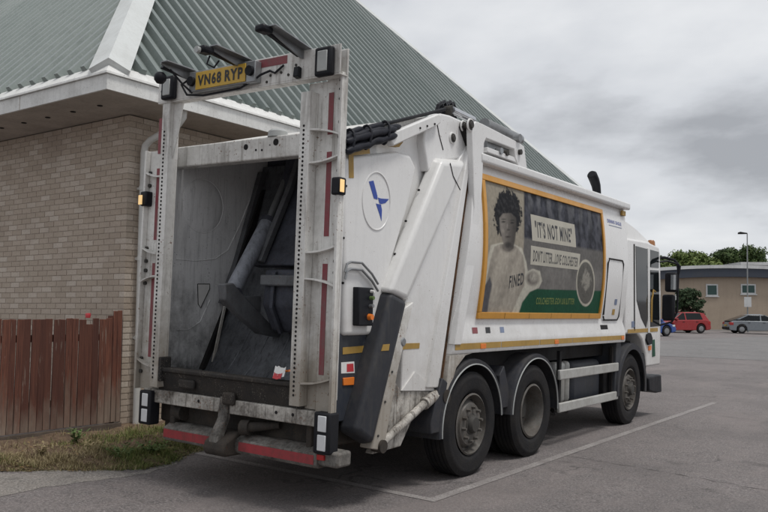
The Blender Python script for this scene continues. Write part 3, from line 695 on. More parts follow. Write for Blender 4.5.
# ---- main body
def bulge(z): return 1.20 + .068*math.sin(math.pi*max(0, min(1, (z-1.5)/1.55)))
def yrear(z): return -.47 + (z-.87)*.205
def side_pt(y, z, off=0): return (bulge(z)+off, y, z)
prof = [(1.235, 1.215), (1.245, 1.24), (1.245, 1.365)] + [(bulge(1.5+k*.1), 1.5+k*.1) for k in range(16)] + [(1.20, 3.05), (1.18, 3.12), (1.08, 3.19)]
full = prof + [(-x, z) for x, z in reversed(prof)]
b = MB(); n = len(full)
b.add([(x, yrear(z)+.01, z) for x, z in full]+[(x, 4.50, z) for x, z in full], [tuple(range(n)), tuple(range(2*n-1, n-1, -1))]+[(i, (i+1) % n, n+(i+1) % n, n+i) for i in range(n)])
body = part(b, 'body_shell', 'white_side', smooth=True)
for s in (1, -1):
    part(MB().prism([(s*1.12, 3.115), (s*1.262, 3.115), (s*1.275, 3.135), (s*1.275, 3.20), (s*1.25, 3.215), (s*1.10, 3.225)], yrear(3.2)+.05, 4.53, 'Y'), 'roof_rail', 'white_side', bevel=.008)
part(MB().box(-.9, .9, .3, 4.3, 3.19, 3.24), 'roof_panel', 'white', bevel=.02)
# leg of the body beside the wheel arch
part(MB().prism([(yrear(.88)+.01, .88), (yrear(1.214)+.01, 1.214), (.06, 1.214), (-.10, 1.19), (-.27, 1.08), (-.34, .95), (-.36, .88)], 1.02, 1.232), 'body_foot', 'white_worn', bevel=.008)
part(MB().prism([(yrear(.88)-.014, .86), (yrear(3.35)-.014, 3.35), (yrear(3.35)+.012, 3.35), (yrear(.88)+.012, .86)], 1.05, 1.182), 'tailgate_seal', 'seam')
# reflective stripe on the lower band
def stripe(pts_, name, mat, x=1.2465, parent=None):
    mb = MB(); n = len(pts_); mb.prism(pts_, x, x+.0025); return part(mb, name, mat, parent)
segs = 5; y0, y1 = yrear(1.3)+.04, 4.46
for k in range(segs):
    a = y0+(y1-y0)*k/segs+.008; c_ = y0+(y1-y0)*(k+1)/segs-.008
    stripe([(a, 1.252), (c_, 1.252), (c_, 1.312), (a, 1.312)], 'reflective_stripe', 'ochre')
for yy in (.22, 2.05, 4.38): part(MB().box(1.247, 1.256, yy-.055, yy+.055, 1.25, 1.30), 'marker_lamp', 'amber', bevel=.003)
# stickers on the sloping ledge
def ledge_patch(y0, y1, t0, t1, mat, name='sticker'):
    f = lambda t: (1.2008+.0442*(1-t)+.0018, 1.365+.135*t+.0006)
    a, c_ = f(t0), f(t1); mb = MB(); mb.add([(a[0], y0, a[1]), (a[0], y1, a[1]), (c_[0], y1+.02, c_[1]), (c_[0], y0+.02, c_[1])], [(0, 1, 2, 3)]); part(mb, name, mat)
for y0, y1, m_ in ((-.26, -.22, 'ink'), (.02, .13, 'redtape'), (.30, .40, 'ink'), (.62, .71, 'bluegrey'), (3.55, 3.82, 'chassis')): ledge_patch(y0, y1, .28, .72, m_)
# ---- advert: frame, print, lettering
AY0, AY1, AZ0, AZ1 = .125, 3.535, 1.548, 3.018
def curved_patch(y0, y1, z0, z1, off, nz=14, th=None):
    mb = MB(); vs = []
    for k in range(nz+1):
        z = z0+(z1-z0)*k/nz
        for y in (y0, y1): vs.append(side_pt(y, z, off))
    fs = [(2*k, 2*k+1, 2*k+3, 2*k+2) for k in range(nz)]
    if th:
        m = len(vs); vs += [(x-th, y, z) for x, y, z in vs]
        fs += [(m+2*k+2, m+2*k+3, m+2*k+1, m+2*k) for k in range(nz)]+[(0, 2*k_, 0, 0) for k_ in ()]
        fs += [(2*k, 2*k+2, m+2*k+2, m+2*k) for k in range(nz)]+[(2*k+3, 2*k+1, m+2*k+1, m+2*k+3) for k in range(nz)]+[(1, 0, m, m+1), (2*nz, 2*nz+1, m+2*nz+1, m+2*nz)]
    mb.add(vs, fs); return mb
fw = .062
frame = part(curved_patch(AY0, AY1, AZ0, AZ0+.068, .026, 2, .03), 'advert_frame', 'yellow', bevel=.005)
part(curved_patch(AY0, AY1, AZ1-.062, AZ1, .026, 2, .03), 'frame_top', 'yellow', frame, bevel=.005)
part(curved_patch(AY0, AY0+fw, AZ0+.07, AZ1-.064, .026, 14, .03), 'frame_side', 'yellow', frame, bevel=.004)
part(curved_patch(AY1-fw, AY1, AZ0+.07, AZ1-.064, .026, 14, .03), 'frame_side', 'yellow', frame, bevel=.004)
for yy in (.7, 1.3, 1.9, 2.5, 3.1): part(curved_patch(yy, yy+.006, AZ0+.004, AZ0+.064, .0275, 1), 'frame_joint', 'chassis', frame)
def printm(name, a, b_, sc_=6, dark=None):
    m, t, bb, n_, l = node_mat(name)
    tc = n_('ShaderNodeTexCoord'); nz = noise_n(t, tc.outputs['Object'], sc_, 5, .6)
    col = mixc(t, ramp(t, nz, .35, .65).outputs[0], a, b_)
    if dark: col = mixc(t, ramp(t, noise_n(t, tc.outputs['Object'], sc_*1.7, 4, .6, (1, 1, .35)), .5, .56).outputs[0], col, dark)
    l(col, bb.inputs['Base Color']); bb.inputs['Roughness'].default_value = .4; bb.inputs['Specular IOR Level'].default_value = .1; return m
M['p_green'] = printm('print_green', (.012, .06, .036), (.02, .085, .05), 3)
M['p_card'] = printm('print_card', (.40, .38, .32), (.46, .435, .37), 4)
M['p_gtext'] = printm('print_green_text', (.16, .20, .06), (.2, .25, .08), 9)
def poster():
    ny_, nz_ = 330, 170; y0, y1, z0, z1 = AY0+fw-.01, AY1-fw+.01, AZ0+.06, AZ1-.055
    zz = np.linspace(z0, z1, nz_); yy = np.linspace(y0, y1, ny_); X_ = 1.20+.068*np.sin(np.pi*np.clip((zz-1.5)/1.55, 0, 1))+.006
    Yg, Zg = np.meshgrid(yy, zz); Xg = np.repeat(X_[:, None], ny_, 1)
    P = np.stack([Xg, Yg, Zg], -1)-np.array(CAM_C)
    d = P@np.array(CAM_F); U = 384+FPX*(P@np.array(CAM_R))/d; V = 256-FPX*(P@np.array(CAM_U))/d      # the same points in the photograph
    nzv = lambda sx, sy, o: np.array([noise.fractal(Vector((a*sx, b_*sy, o)), 1., 2., 4) for a, b_ in zip(Yg.ravel(), Zg.ravel())]).reshape(Yg.shape)
    n_a, n_b, n_c = nzv(9, 9, 1.), nzv(3, 3, 7.), nzv(22, 22, 3.)
    def sdf(poly):
        best = np.full(U.shape, 1e9); ins = np.zeros(U.shape, bool)
        for (xa, ya), (xb, yb) in zip(poly, poly[1:]+poly[:1]):
            ex, ey = xb-xa, yb-ya; t = np.clip(((U-xa)*ex+(V-ya)*ey)/(ex*ex+ey*ey+1e-9), 0, 1)
            best = np.minimum(best, np.hypot(U-xa-t*ex, V-ya-t*ey))
            c_ = ((ya > V) != (yb > V)) & (U < (xb-xa)*(V-ya)/(yb-ya+1e-9)+xa); ins ^= c_
        return np.where(ins, best, -best)
    C = np.zeros(U.shape+(3,))
    def lay(m, col):
        col = np.array(col); C[:] = C*(1-m[..., None])+col*m[..., None]
    soft = lambda sd, w_: np.clip(.5+sd/w_, 0, 1)
    ell = lambda cx, cy, rx, ry: 1-np.hypot((U-cx)/rx, (V-cy)/ry)
    # blurred dark street of houses
    town = np.clip(.5+.9*n_a+.5*np.sin(U*.55+2*n_b)*.6, 0, 1)
    C[:] = np.array((.020, .022, .036))+town[..., None]*np.array((.05, .053, .068))
    up = np.clip((232-V+(U-524)*.23)/14, 0, 1)*np.clip(1-(V-190-(U-524)*.25)/30, 0, 1)
    lay(np.clip(up*np.clip(.2+1.3*np.sin(U*.62+1.5*n_b)+n_a, 0, 1), 0, 1)*.65, (.16, .165, .18))
    lay(soft(sdf([(524, 238), (606, 252), (606, 300), (514, 296), (514, 238)]), 3.)*.95, (.135, .128, .124))
    lay(np.clip(soft(sdf([(524, 262), (606, 272), (606, 300), (510, 296)]), 10.)*.6*(.7+.8*n_b), 0, 1), (.21, .20, .19))
    lay(soft(sdf([(500, 288), (602, 291), (600, 330), (500, 330)]), 1.2), (.016, .078, .046))
    lay(soft(sdf([(470, 170), (524, 188), (524, 240), (517, 330), (460, 330)]), 1.5), (.30, .265, .205))
    lay(np.clip(.5*n_b+.25, 0, .6)*soft(sdf([(470, 170), (524, 188), (524, 240), (517, 330), (460, 330)]), 1.5), (.22, .19, .14))
    # cut-out glow round the figure, shirt with folds
    fig = [(492, 246), (488, 262), (483, 290), (479, 316), (517, 315), (521, 302), (529, 291), (538, 287), (541, 281), (539, 272), (533, 270), (527, 273), (525, 262), (521, 249), (511, 244), (500, 244)]
    lay(soft(sdf(fig)+1.2, 1.2)*.9, (.42, .40, .335))
    shirt = [(494, 247), (490, 262), (485, 290), (483, 316), (511, 315), (517, 300), (524, 286), (525, 270), (523, 255), (517, 247), (508, 244), (500, 244)]
    ms = soft(sdf(shirt), 1.2); lay(ms, (.335, .30, .25))
    fold = np.clip(.5+1.4*np.sin((U-505)*.33+(V-270)*.12+2.5*n_b)*.5+.4*n_a-.35, 0, 1)
    lay(ms*fold*.45, (.20, .175, .145)); lay(ms*np.clip((U-517)/9, 0, 1)*.5, (.19, .165, .14)); lay(ms*np.clip((493-U)/6, 0, 1)*.4, (.2, .18, .15))
    lay(ms*soft(ell(508, 246, 7, 6), .5)*.75, (.10, .085, .075))
    lay(soft(sdf([(480, 294), (490, 277), (492, 285), (489, 300), (487, 316), (478, 316)]), 1.5)*.9, (.075, .08, .105))
    lay(soft(ell(532.5, 278.5, 6.2, 7), .5), (.20, .18, .16)); lay(soft(ell(534, 277, 3.6, 4), 1.)*.9, (.36, .34, .29)); lay(np.clip(n_c*1.5, 0, 1)*soft(ell(532.5, 278.5, 6, 7), .5)*.7, (.09, .08, .07))
    # hair with a curly edge, face lit from the left
    lay(soft(ell(507.5, 214.5, 13.2, 24.5)+.22*n_c+.10*n_a, .10), (.014, .014, .019)); lay(soft(ell(507.5, 213, 11, 21)+.3*n_c, .2)*np.clip(n_c*1.3, 0, .5), (.06, .06, .066))
    face = [(499.5, 218), (500, 229), (503, 241), (504.5, 248), (509, 251.5), (513.5, 248), (515, 239), (516.3, 227), (516, 218), (511, 213), (503, 213.5)]
    mf = soft(sdf(face), 1.4); lay(mf, (.105, .092, .083)); lay(mf*np.clip((509-U)/9+.25, 0, 1)*.9, (.215, .19, .168)); lay(mf*np.clip((U-511)/5, 0, 1)*.7, (.05, .045, .042))
    for cx, cy, rx, ry, a_, c_ in ((503.5, 221.8, 2.6, 1.2, .9, (.03, .027, .026)), (512.3, 222.8, 2.6, 1.2, .9, (.025, .022, .022)), (503.6, 219.2, 3.2, .9, .7, (.04, .035, .033)), (512.4, 220.2, 3., .9, .7, (.03, .028, .026)), (508.6, 229.8, 2.2, 1.3, .75, (.05, .043, .04)), (507.2, 226, 1., 3.4, .5, (.26, .23, .205)), (508, 236.8, 3.6, 1.3, .8, (.05, .038, .036)), (508, 245, 4.8, 4.2, .75, (.035, .031, .03)), (503.2, 231, 2.2, 3., .4, (.27, .24, .21))):
        lay(mf*np.clip(ell(cx, cy, rx, ry)*1.6, 0, 1)*a_, c_)
    # round badge
    lay(soft(ell(585.5, 283, 9.3, 23.5), .04), (.37, .35, .29)); lay(soft(ell(585.5, 283, 8.3, 21), .04), (.13, .125, .112)); lay(soft(ell(586, 281, 4.2, 9)+.5*n_a, .3)*.8, (.31, .295, .255)); lay(soft(ell(585.5, 283, 8, 20.5), .06)*np.clip(n_c*1.4, 0, .6), (.07, .066, .06))
    lum = C.mean(-1, keepdims=True); grn = (C[..., 1:2] > C[..., 0:1]*1.5); C[:] = np.where(grn, C, C*.6+lum*.4*np.array((1.03, 1., .93))); C[:] *= (1+.16*n_c+.10*n_b)[..., None]; C[:] = .19*(np.maximum(C, .004)/.19)**1.22; np.clip(C, .006, .8, out=C)
    vs = np.stack([Xg, Yg, Zg], -1).reshape(-1, 3); idx = np.arange(ny_*nz_).reshape(nz_, ny_)
    fs = np.stack([idx[:-1, :-1], idx[:-1, 1:], idx[1:, 1:], idx[1:, :-1]], -1).reshape(-1, 4)
    me = bpy.data.meshes.new('advert_panel'); me.from_pydata(vs.tolist(), [], fs.tolist())
    ca = me.color_attributes.new('print', 'FLOAT_COLOR', 'POINT'); ca.data.foreach_set('color', np.concatenate([C.reshape(-1, 3), np.ones((ny_*nz_, 1))], 1).ravel().astype(np.float32))
    m, t, b_, n_, l = node_mat('advert_print'); at = n_('ShaderNodeVertexColor'); at.layer_name = 'print'; l(at.outputs[0], b_.inputs['Base Color']); b_.inputs['Roughness'].default_value = .5; b_.inputs['Specular IOR Level'].default_value = .08
    me.materials.append(m); o = bpy.data.objects.new('advert_panel', me); COL.objects.link(o); o.parent = truck; return o
advert = poster()
def pprint(pix, mat, name, off):
    """flat print: polygon in photo pixels laid on the curved side, sliced by height so that it follows the curve"""
    pts_ = [S(px, py, 1.25) for px, py in pix]
    me = bpy.data.meshes.new(name); bm = bmesh.new()
    f = bm.faces.new([bm.verts.new((0, y, z)) for y, z in pts_])
    zs = [p[1] for p in pts_]; k = math.floor(min(zs)/.03)*.03+.03
    while k < max(zs):
        bmesh.ops.bisect_plane(bm, geom=bm.verts[:]+bm.edges[:]+bm.faces[:], plane_co=(0, 0, k), plane_no=(0, 0, 1)); k += .03
    for v in bm.verts: v.co.x = bulge(v.co.z)+off
    bm.normal_update()
    for f in bm.faces:
        if f.normal.x < 0: f.normal_flip()
    bm.to_mesh(me); bm.free(); me.materials.append(M[mat]); o = bpy.data.objects.new(name, me); COL.objects.link(o); o.parent = advert; return o
def text_geo(s, bold=.015, squeeze=None):
    cu = bpy.data.curves.new('lettering', 'FONT'); cu.body = s; cu.size = 1; cu.offset = bold; cu.space_character = 1.2; cu.resolution_u = 3; cu.fill_mode = 'FRONT'
    o = bpy.data.objects.new('lettering', cu); COL.objects.link(o); dg = bpy.context.evaluated_depsgraph_get(); me = bpy.data.meshes.new_from_object(o.evaluated_get(dg)); 
    vs = [v.co.copy() for v in me.vertices]; fs = [tuple(p.vertices) for p in me.polygons]
    bpy.data.objects.remove(o); bpy.data.meshes.remove(me); bpy.data.curves.remove(cu)
    x0 = min(v.x for v in vs); x1 = max(v.x for v in vs); y0 = min(v.y for v in vs); y1 = max(v.y for v in vs)
    return [((v.x-x0)/(x1-x0), (v.y-y0)/(y1-y0)) for v in vs], fs
def text_on(s, fn, name, mat, parent, bold=.015):
    bold *= .8
    uv, fs = text_geo(s, bold); me = bpy.data.meshes.new(name); me.from_pydata([(u, v, 0) for u, v in uv], [], fs)
    bm = bmesh.new(); bm.from_mesh(me)
    for k in range(1, 6): bmesh.ops.bisect_plane(bm, geom=bm.verts[:]+bm.edges[:]+bm.faces[:], plane_co=(0, k/6, 0), plane_no=(0, 1, 0))
    for v_ in bm.verts: v_.co = Vector(fn(v_.co.x, v_.co.y))
    bm.to_mesh(me); bm.free(); me.materials.append(M[mat]); o = bpy.data.objects.new(name, me); COL.objects.link(o); o.parent = parent; return o
def quadmap(pix, off):     # TL, TR, BR, BL pixels on the truck side
    q = [S(px, py, 1.25) for px, py in pix]
    def f(u, v):
        t = [q[0][i]*(1-u)+q[1][i]*u for i in (0, 1)]; bt = [q[3][i]*(1-u)+q[2][i]*u for i in (0, 1)]
        y, z = bt[0]*(1-v)+t[0]*v, bt[1]*(1-v)+t[1]*v; return side_pt(y, z, off)
    return f
text_on('FINED', quadmap([(508.5, 276), (522.5, 272.5), (522.5, 284.5), (508.5, 288.5)], .0068), 'print_lettering', 'ink', advert, .03)
pprint([(530.5, 214), (574.5, 224.5), (574.5, 247.5), (530.5, 240.5)], 'p_card', 'print_card', .0068)
text_on('"IT\'S NOT MINE"', quadmap([(534, 220.5), (571, 228.5), (571, 243), (534, 237.5)], .0074), 'print_lettering', 'ink', advert, .035)
pprint([(529, 245.5), (578.5, 254), (577, 270), (528.5, 264.5)], 'p_card', 'print_card', .0068)
text_on("DON'T LITTER...LOVE COLCHESTER", quadmap([(531.5, 249.5), (576.5, 257.5), (575.5, 267), (531, 261.5)], .0074), 'print_lettering', 'ink', advert, .025)
text_on('COLCHESTER.GOV.UK/LITTER', quadmap([(537, 297.5), (575, 298.5), (575, 304.5), (537, 304.5)], .0074), 'print_lettering', 'p_gtext', advert, .02)
# ---- service door and small writing near the cab
dz = [(608, 262), (610.5, 259.5), (619.5, 262), (620.5, 266), (618, 290), (611, 321), (599, 321.5), (598, 317), (604, 292)]
sd = [S(px, py, 1.25) for px, py in dz]; mb = MB()
ds = part(curved_patch(3.66, 4.26, 1.53, 2.36, .009, 10, .02), 'service_door', 'white_side', bevel=.004)
part(MB().tube([side_pt(y, z, .012) for y, z in ((3.66, 1.60), (3.655, 2.30), (3.70, 2.365), (4.22, 2.365), (4.265, 2.32), (4.265, 1.58), (4.22, 1.53), (3.70, 1.53), (3.66, 1.58))], .011, 6), 'door_seal', 'chassis', ds, smooth=True)
for yy, mt in ((4.02, 'bluegrey'), (3.98, 'ochre')):
    zz = 1.78 if mt == 'bluegrey' else 1.64; part(curved_patch(yy, yy+.1, zz-.04, zz+.04, .012, 2), 'sticker', mt, ds)
text_on('DENNIS EAGLE', lambda u, v: side_pt(3.74+.56*u, 2.865+.05*v, .004), 'maker_lettering', 'blue', body, .02)
part(curved_patch(3.78, 4.3, 2.83, 2.838, .004, 1), 'lettering_rule', 'bluegrey', body)
part(MB().box(1.21, 1.24, 4.30, 4.44, 3.02, 3.09), 'latch', 'ochre', bevel=.004)
part(MB().tube([(1.05, 3.80, 3.22), (1.05, 3.79, 3.30), (1.05, 3.75, 3.38), (1.05, 3.68, 3.45), (1.05, 3.59, 3.51), (1.05, 3.57, 3.52)], [.055, .055, .062, .068, .068, .05], 16), 'exhaust_stack', 'black', smooth=True)
part(MB().lathe([(.075, 0), (.075, .03), (.0, .03)], (1.05, 3.80, 3.225), 16, 'Z', False), 'stack_clamp', 'steel')
part(MB().box(.95, 1.15, .95, 1.12, 3.225, 3.30), 'roof_bracket', 'chassis', bevel=.01)

# ---- cab
cabp = [(4.60, 1.32), (4.60, 2.66), (4.66, 2.72), (5.55, 2.74), (6.18, 2.70), (6.26, 2.60), (6.34, 1.9), (6.36, 1.30), (6.34, .80), (5.62, .80), (5.58, 1.02), (5.42, 1.22), (5.2, 1.32)]
cab = part(MB().prism(cabp, -1.2, 1.2), 'cab', 'white_side', bevel=.03, seg=3)
# roof fairing sweeping down from the body to the front of the cab
fv = []; NF = 12
for i in range(NF+1):
    t = i/NF; y = 4.55+t*1.62; z = 3.17-.40*(t**1.5); hw = 1.17-.05*t
    for u in range(9):
        a = math.pi*u/8; fv.append((hw*math.copysign(abs(math.cos(a))**.45, math.cos(a)), y, 2.66+(z-2.66)*math.sin(a)**.45))
fm = MB(); fm.add(fv, [(i*9+k, i*9+k+1, (i+1)*9+k+1, (i+1)*9+k) for i in range(NF) for k in range(8)]+[tuple(range(9))])
part(fm, 'roof_fairing', 'white', cab, smooth=True)
part(MB().lathe([(.0, .12), (.04, .115), (.06, .09), (.065, .02), (.07, 0), (.0, 0)], (1.06, 6.22, 2.70), 16, 'Z', False), 'beacon', 'beacon', cab, smooth=True)
def cabpoly(pix, name, mat, x0=1.195, x1=1.206, parent=None, **k): return sprism(pix, x0, x1, name, mat, parent or cab, Xp=1.2, **k)
cabpoly([(635.5, 246), (647, 249), (647.5, 318), (646, 328), (641, 318), (636.5, 300)], 'side_window', 'glass')
cabpoly([(649.5, 249.5), (658.5, 252), (658.5, 268), (649.5, 267)], 'quarter_window', 'glass')
cabpoly([(649.5, 270), (658.5, 270.5), (659.3, 326), (649.5, 327)], 'door_window', 'glass')
part(MB().prism([S(x, y, 1.2) for x, y in ((647.4, 248), (649.2, 248.4), (649.2, 333), (647.4, 333))], 1.196, 1.214), 'door_pillar', 'white', cab, bevel=.004)
cabpoly([(633.6, 244), (634.5, 244), (634.8, 331), (633.9, 331)], 'door_gap', 'chassis')
part(MB().tube([onX(651.5, 322, 1.23), onX(651.8, 300, 1.24), onX(653.5, 290, 1.24), onX(655.5, 292, 1.23)], .014, 8), 'grab_handle', 'ochre', cab, smooth=True)
stripe([S(x, y, 1.2) for x, y in ((627.5, 329.5), (657.5, 327.8), (657.5, 331.5), (627.5, 333.3))], 'cab_stripe', 'ochre', 1.2035, cab)
cabpoly([(631.5, 321.5), (634.5, 321), (634.5, 327), (631.5, 327.5)], 'sticker', 'bluegrey')
cabpoly([(646, 334), (649.5, 333), (651, 338), (650.5, 344), (647, 345), (645, 340)], 'marker_housing', 'black', 1.19, 1.23, bevel=.01)
cabpoly([(648.2, 346), (650.6, 345.5), (650.4, 350), (648.2, 350.5)], 'indicator_lamp', 'amber', 1.19, 1.215)
cabpoly([(652, 340), (654.5, 339.5), (655, 356), (652, 357)], 'sticker', 'p_green')
part(MB().prism([S(x, y, 1.2) for x, y in ((648, 378), (656.5, 375), (660.5, 374.5), (661, 392), (656, 393), (648.5, 391))], .2, 1.215), 'front_bumper', 'black', cab, bevel=.02)
fe = arch(4.93, .52, .665, -8, 186, .80, 1.225, lip=.09); part(fe, 'front_wing', 'mud', cab, smooth=True)
part(MB().prism([(5.50, .45), (5.62, .45), (5.66, .80), (5.55, 1.02), (5.46, .98), (5.54, .8)], .85, 1.19), 'step_well', 'black', cab, bevel=.01)
part(MB().box(.5, 1.16, 4.40, 4.58, 1.0, 2.2), 'cab_gap_stack', 'black', bevel=.03)
part(MB().prism([(4.22, .42), (4.34, .42), (4.38, .80), (4.48, 1.10), (4.44, 1.26), (4.28, 1.26)], .70, 1.20), 'wing_panel', 'navy', bevel=.01)
# mirrors on the cab's front corner
ma = MB().tube([(1.19, 6.24, 2.46), (1.30, 6.34, 2.48), (1.42, 6.42, 2.44), (1.44, 6.44, 2.30), (1.43, 6.43, 1.66), (1.36, 6.40, 1.50), (1.20, 6.29, 1.44)], .016, 8)
mr = part(ma, 'mirror_arm', 'black', smooth=True)
part(MB().box(1.24, 1.44, 6.36, 6.47, 1.98, 2.30), 'mirror_head', 'black', mr, bevel=.04, seg=3)
part(MB().box(1.20, 1.40, 6.36, 6.47, 1.52, 1.94), 'mirror_head', 'black', mr, bevel=.04, seg=3)
part(MB().box(1.345, 1.43, 6.352, 6.358, 2.02, 2.26), 'mirror_glass', 'mirrorglass', mr)
part(MB().tube([(1.10, 6.20, 2.52), (1.24, 6.34, 2.54), (1.38, 6.42, 2.50), (1.46, 6.44, 2.40), (1.44, 6.44, 2.28)], .022, 8), 'mirror_stay', 'black', mr, smooth=True)

# ---- tailgate: shell, hopper, packer
tg = [(-2.0, .86), (-2.0, 3.0), (-1.94, 3.04), (-1.79, 3.10), (-.66, 3.42), (-.08, 3.38), (-.12, 3.0), (-.46, .95), (-.95, .80), (-1.3, .62), (-1.75, .62)]
tail = part(MB().prism(tg, -1.13, -1.02), 'tailgate_side', 'hopper_wall')
part(MB().prism([(-1.79, 3.05), (-1.78, 3.125), (-.66, 3.45), (-.08, 3.40), (-.08, 3.35), (-.66, 3.39)], -1.125, 1.10), 'tailgate_roof', 'white_worn')
part(MB().box(-1.015, 1.04, -.62, -.56, .9, 3.32), 'tailgate_bulkhead', 'packer')
hp = [(-2.04, 1.0), (-1.98, .88), (-1.90, .80), (-1.78, .76), (-1.66, .77), (-1.55, .82), (-1.46, .90), (-1.39, 1.02), (-1.30, 1.2), (-1.20, 1.42), (-1.05, 1.8), (-.86, 2.45), (-.68, 3.1)]
part(MB().prism(hp + [(y+.05, z-.03) for y, z in reversed(hp)], -1.018, 1.04), 'hopper_floor', 'hopper_steel', smooth=True)
# lintel across the hopper mouth
li = part(MB().box(-1.019, 1.04, -1.93, -1.80, 2.905, 3.10), 'hopper_lintel', 'white_worn', bevel=.012)
for px, py, r_ in ((246, 147, .026), (256, 150, .010), (262, 150, .010), (276, 142, .030), (270, 145, .006)):
    x_, z_ = T(px, py, -1.93); part(MB().cyl((x_, -1.934, z_), (x_, -1.92, z_), r_, n=16), 'hole_cover', 'chassis', li)
x_, z_ = T(275, 128, -1.9); part(MB().lathe([(0, .075), (.06, .07), (.085, .05), (.09, 0), (0, 0)], (x_, -1.86, 3.098), 18, 'Z', False), 'roof_lamp', 'lensgrey', li, smooth=True)
# features of the inner side wall: round pressing, beads, cut-out
def onwall(px, py): p = onX(px, py, -1.02); return (p.y, p.z)
cy, cz = onwall(203, 206); part(MB().tube([(-1.018, cy+.27*math.cos(2*math.pi*k/40), cz+.27*math.sin(2*math.pi*k/40)) for k in range(41)], .005, 6), 'round_pressing', 'hopper_wall', tail, smooth=True)
part(MB().lathe([(0, .018), (.20, .016), (.255, .006), (.268, 0), (0, 0)], (-1.02, cy, cz), 40, 'X', False), 'round_panel', 'hopper_wall', tail, smooth=True)
part(MB().tube([(-1.016, *onwall(x, y)) for x, y in ((176, 170), (179, 165.5), (190, 164.5), (218, 163))], .012, 6), 'pressed_bead', 'hopper_wall', tail, smooth=True)
part(MB().tube([(-1.0195, *onwall(x, y)) for x, y in ((176, 259), (195, 261), (215, 259), (228, 250), (240, 225), (258, 180))], .006, 6), 'pressed_bead', 'hopper_wall', tail, smooth=True)
part(MB().tube([(-1.0195, *onwall(x, y)) for x, y in ((176, 330), (188, 330), (200, 322), (210, 300))], .006, 6), 'pressed_bead', 'hopper_wall', tail, smooth=True)
tri = [onwall(x, y) for x, y in ((197, 284), (209, 284), (209, 289), (200, 308), (197.5, 304))]
part(MB().prism(tri, -1.019, -1.012), 'cut_out', 'sticker_white', tail)
part(MB().tube([(-1.011, *p) for p in tri+tri[:1]], .004, 6), 'cut_out_rim', 'chassis', tail)
# slide rail, ram and packer blade
def inX(pix, X): return [S(px, py, X) for px, py in pix]
part(MB().prism(inX([(259, 172), (270, 172), (243, 262), (226, 303), (219, 303), (234, 262)], -.98), -1.0, -.94), 'slide_rail', 'packer_light', bevel=.006)
part(MB().prism(inX([(262, 190), (267, 190), (231, 296), (226, 296)], -.92), -.93, -.90), 'slide_gap', 'chassis')
part(MB().prism(inX([(232, 290), (236, 290), (206, 369), (201, 369)], -.985), -1.017, -.975), 'floor_edge', 'chassis')
part(MB().prism(inX([(224, 306), (226, 306), (213, 369), (210.5, 369)], -.93), -.94, -.925), 'wear_strip', 'white_worn')
p0, p1 = onX(231, 294, -.30), onX(268, 222, -.42); p2 = onX(292, 165, -.50)
ram = part(MB().cyl(p0, p1, .075, n=20), 'packing_ram', 'ram', smooth=True)
part(MB().cyl(p1, p2, .035, n=14), 'ram_rod', 'steel', ram, smooth=True)
part(MB().cyl(p1-(p1-p0).normalized()*.03, p1+(p1-p0).normalized()*.02, .085, n=20), 'ram_collar', 'packer', ram, smooth=True)
part(MB().cyl(p0+Vector((-.09, 0, 0)), p0+Vector((.09, 0, 0)), .06, n=18), 'ram_pin', 'packer', ram, smooth=True)
part(MB().prism(inX([(225, 284), (234, 283), (240, 291), (254, 306), (270, 323), (296, 332), (297, 341), (262, 334), (240, 315), (226, 300)], -.16), -.26, -.16), 'packer_arm', 'packer_light', bevel=.012)
part(MB().prism(inX([(238, 296), (262, 296), (262, 312), (256, 318)], -.17), -.22, -.18), 'packer_web', 'packer_light', bevel=.01)
bl_ = [(-1.56, 1.95), (-1.24, 1.97), (-1.09, 1.80), (-1.12, 1.46), (-1.19, 1.36), (-1.44, 1.38), (-1.58, 1.62)]
pk = part(MB().prism(bl_, -.10, 1.0), 'packer_blade', 'packer', bevel=.03, seg=3)
for k, x_ in enumerate((.05, .35, .65, .92)): part(MB().prism([(-1.60, 1.92), (-1.57, 1.94), (-1.59, 1.62), (-1.45, 1.38), (-1.48, 1.36), (-1.62, 1.60)], x_-.02, x_+.02), 'blade_rib', 'packer', pk, bevel=.004)
part(MB().box(-.08, .98, -1.64, -1.54, 1.80, 1.90), 'blade_bar', 'packer_light', pk, bevel=.015)
part(MB().prism([(-1.22, 1.98), (-.86, 2.75), (-.74, 3.2), (-.88, 3.2), (-.98, 2.75), (-1.36, 2.0)], -.5, 1.0), 'carrier_plate', 'packer', bevel=.02)
for x_ in (-.3, .3): part(MB().prism([(-1.38, 2.02), (-1.0, 2.78), (-.90, 3.1), (-.94, 3.1), (-1.06, 2.8), (-1.44, 2.04)], x_-.03, x_+.03), 'carrier_rib', 'packer_light', bevel=.006)
# scuff lines on the hopper floor
for k in range(3):
    y_ = -1.1+.07*k; x_ = -.62+.27*k
    part(MB().tube([(x_-.1, -1.50, .862), (x_-.04, -1.40, 1.0), (x_+.02, -1.305, 1.195), (x_+.06, -1.205, 1.418)], .005, 5), 'scrape_ridge', 'hopper_steel')
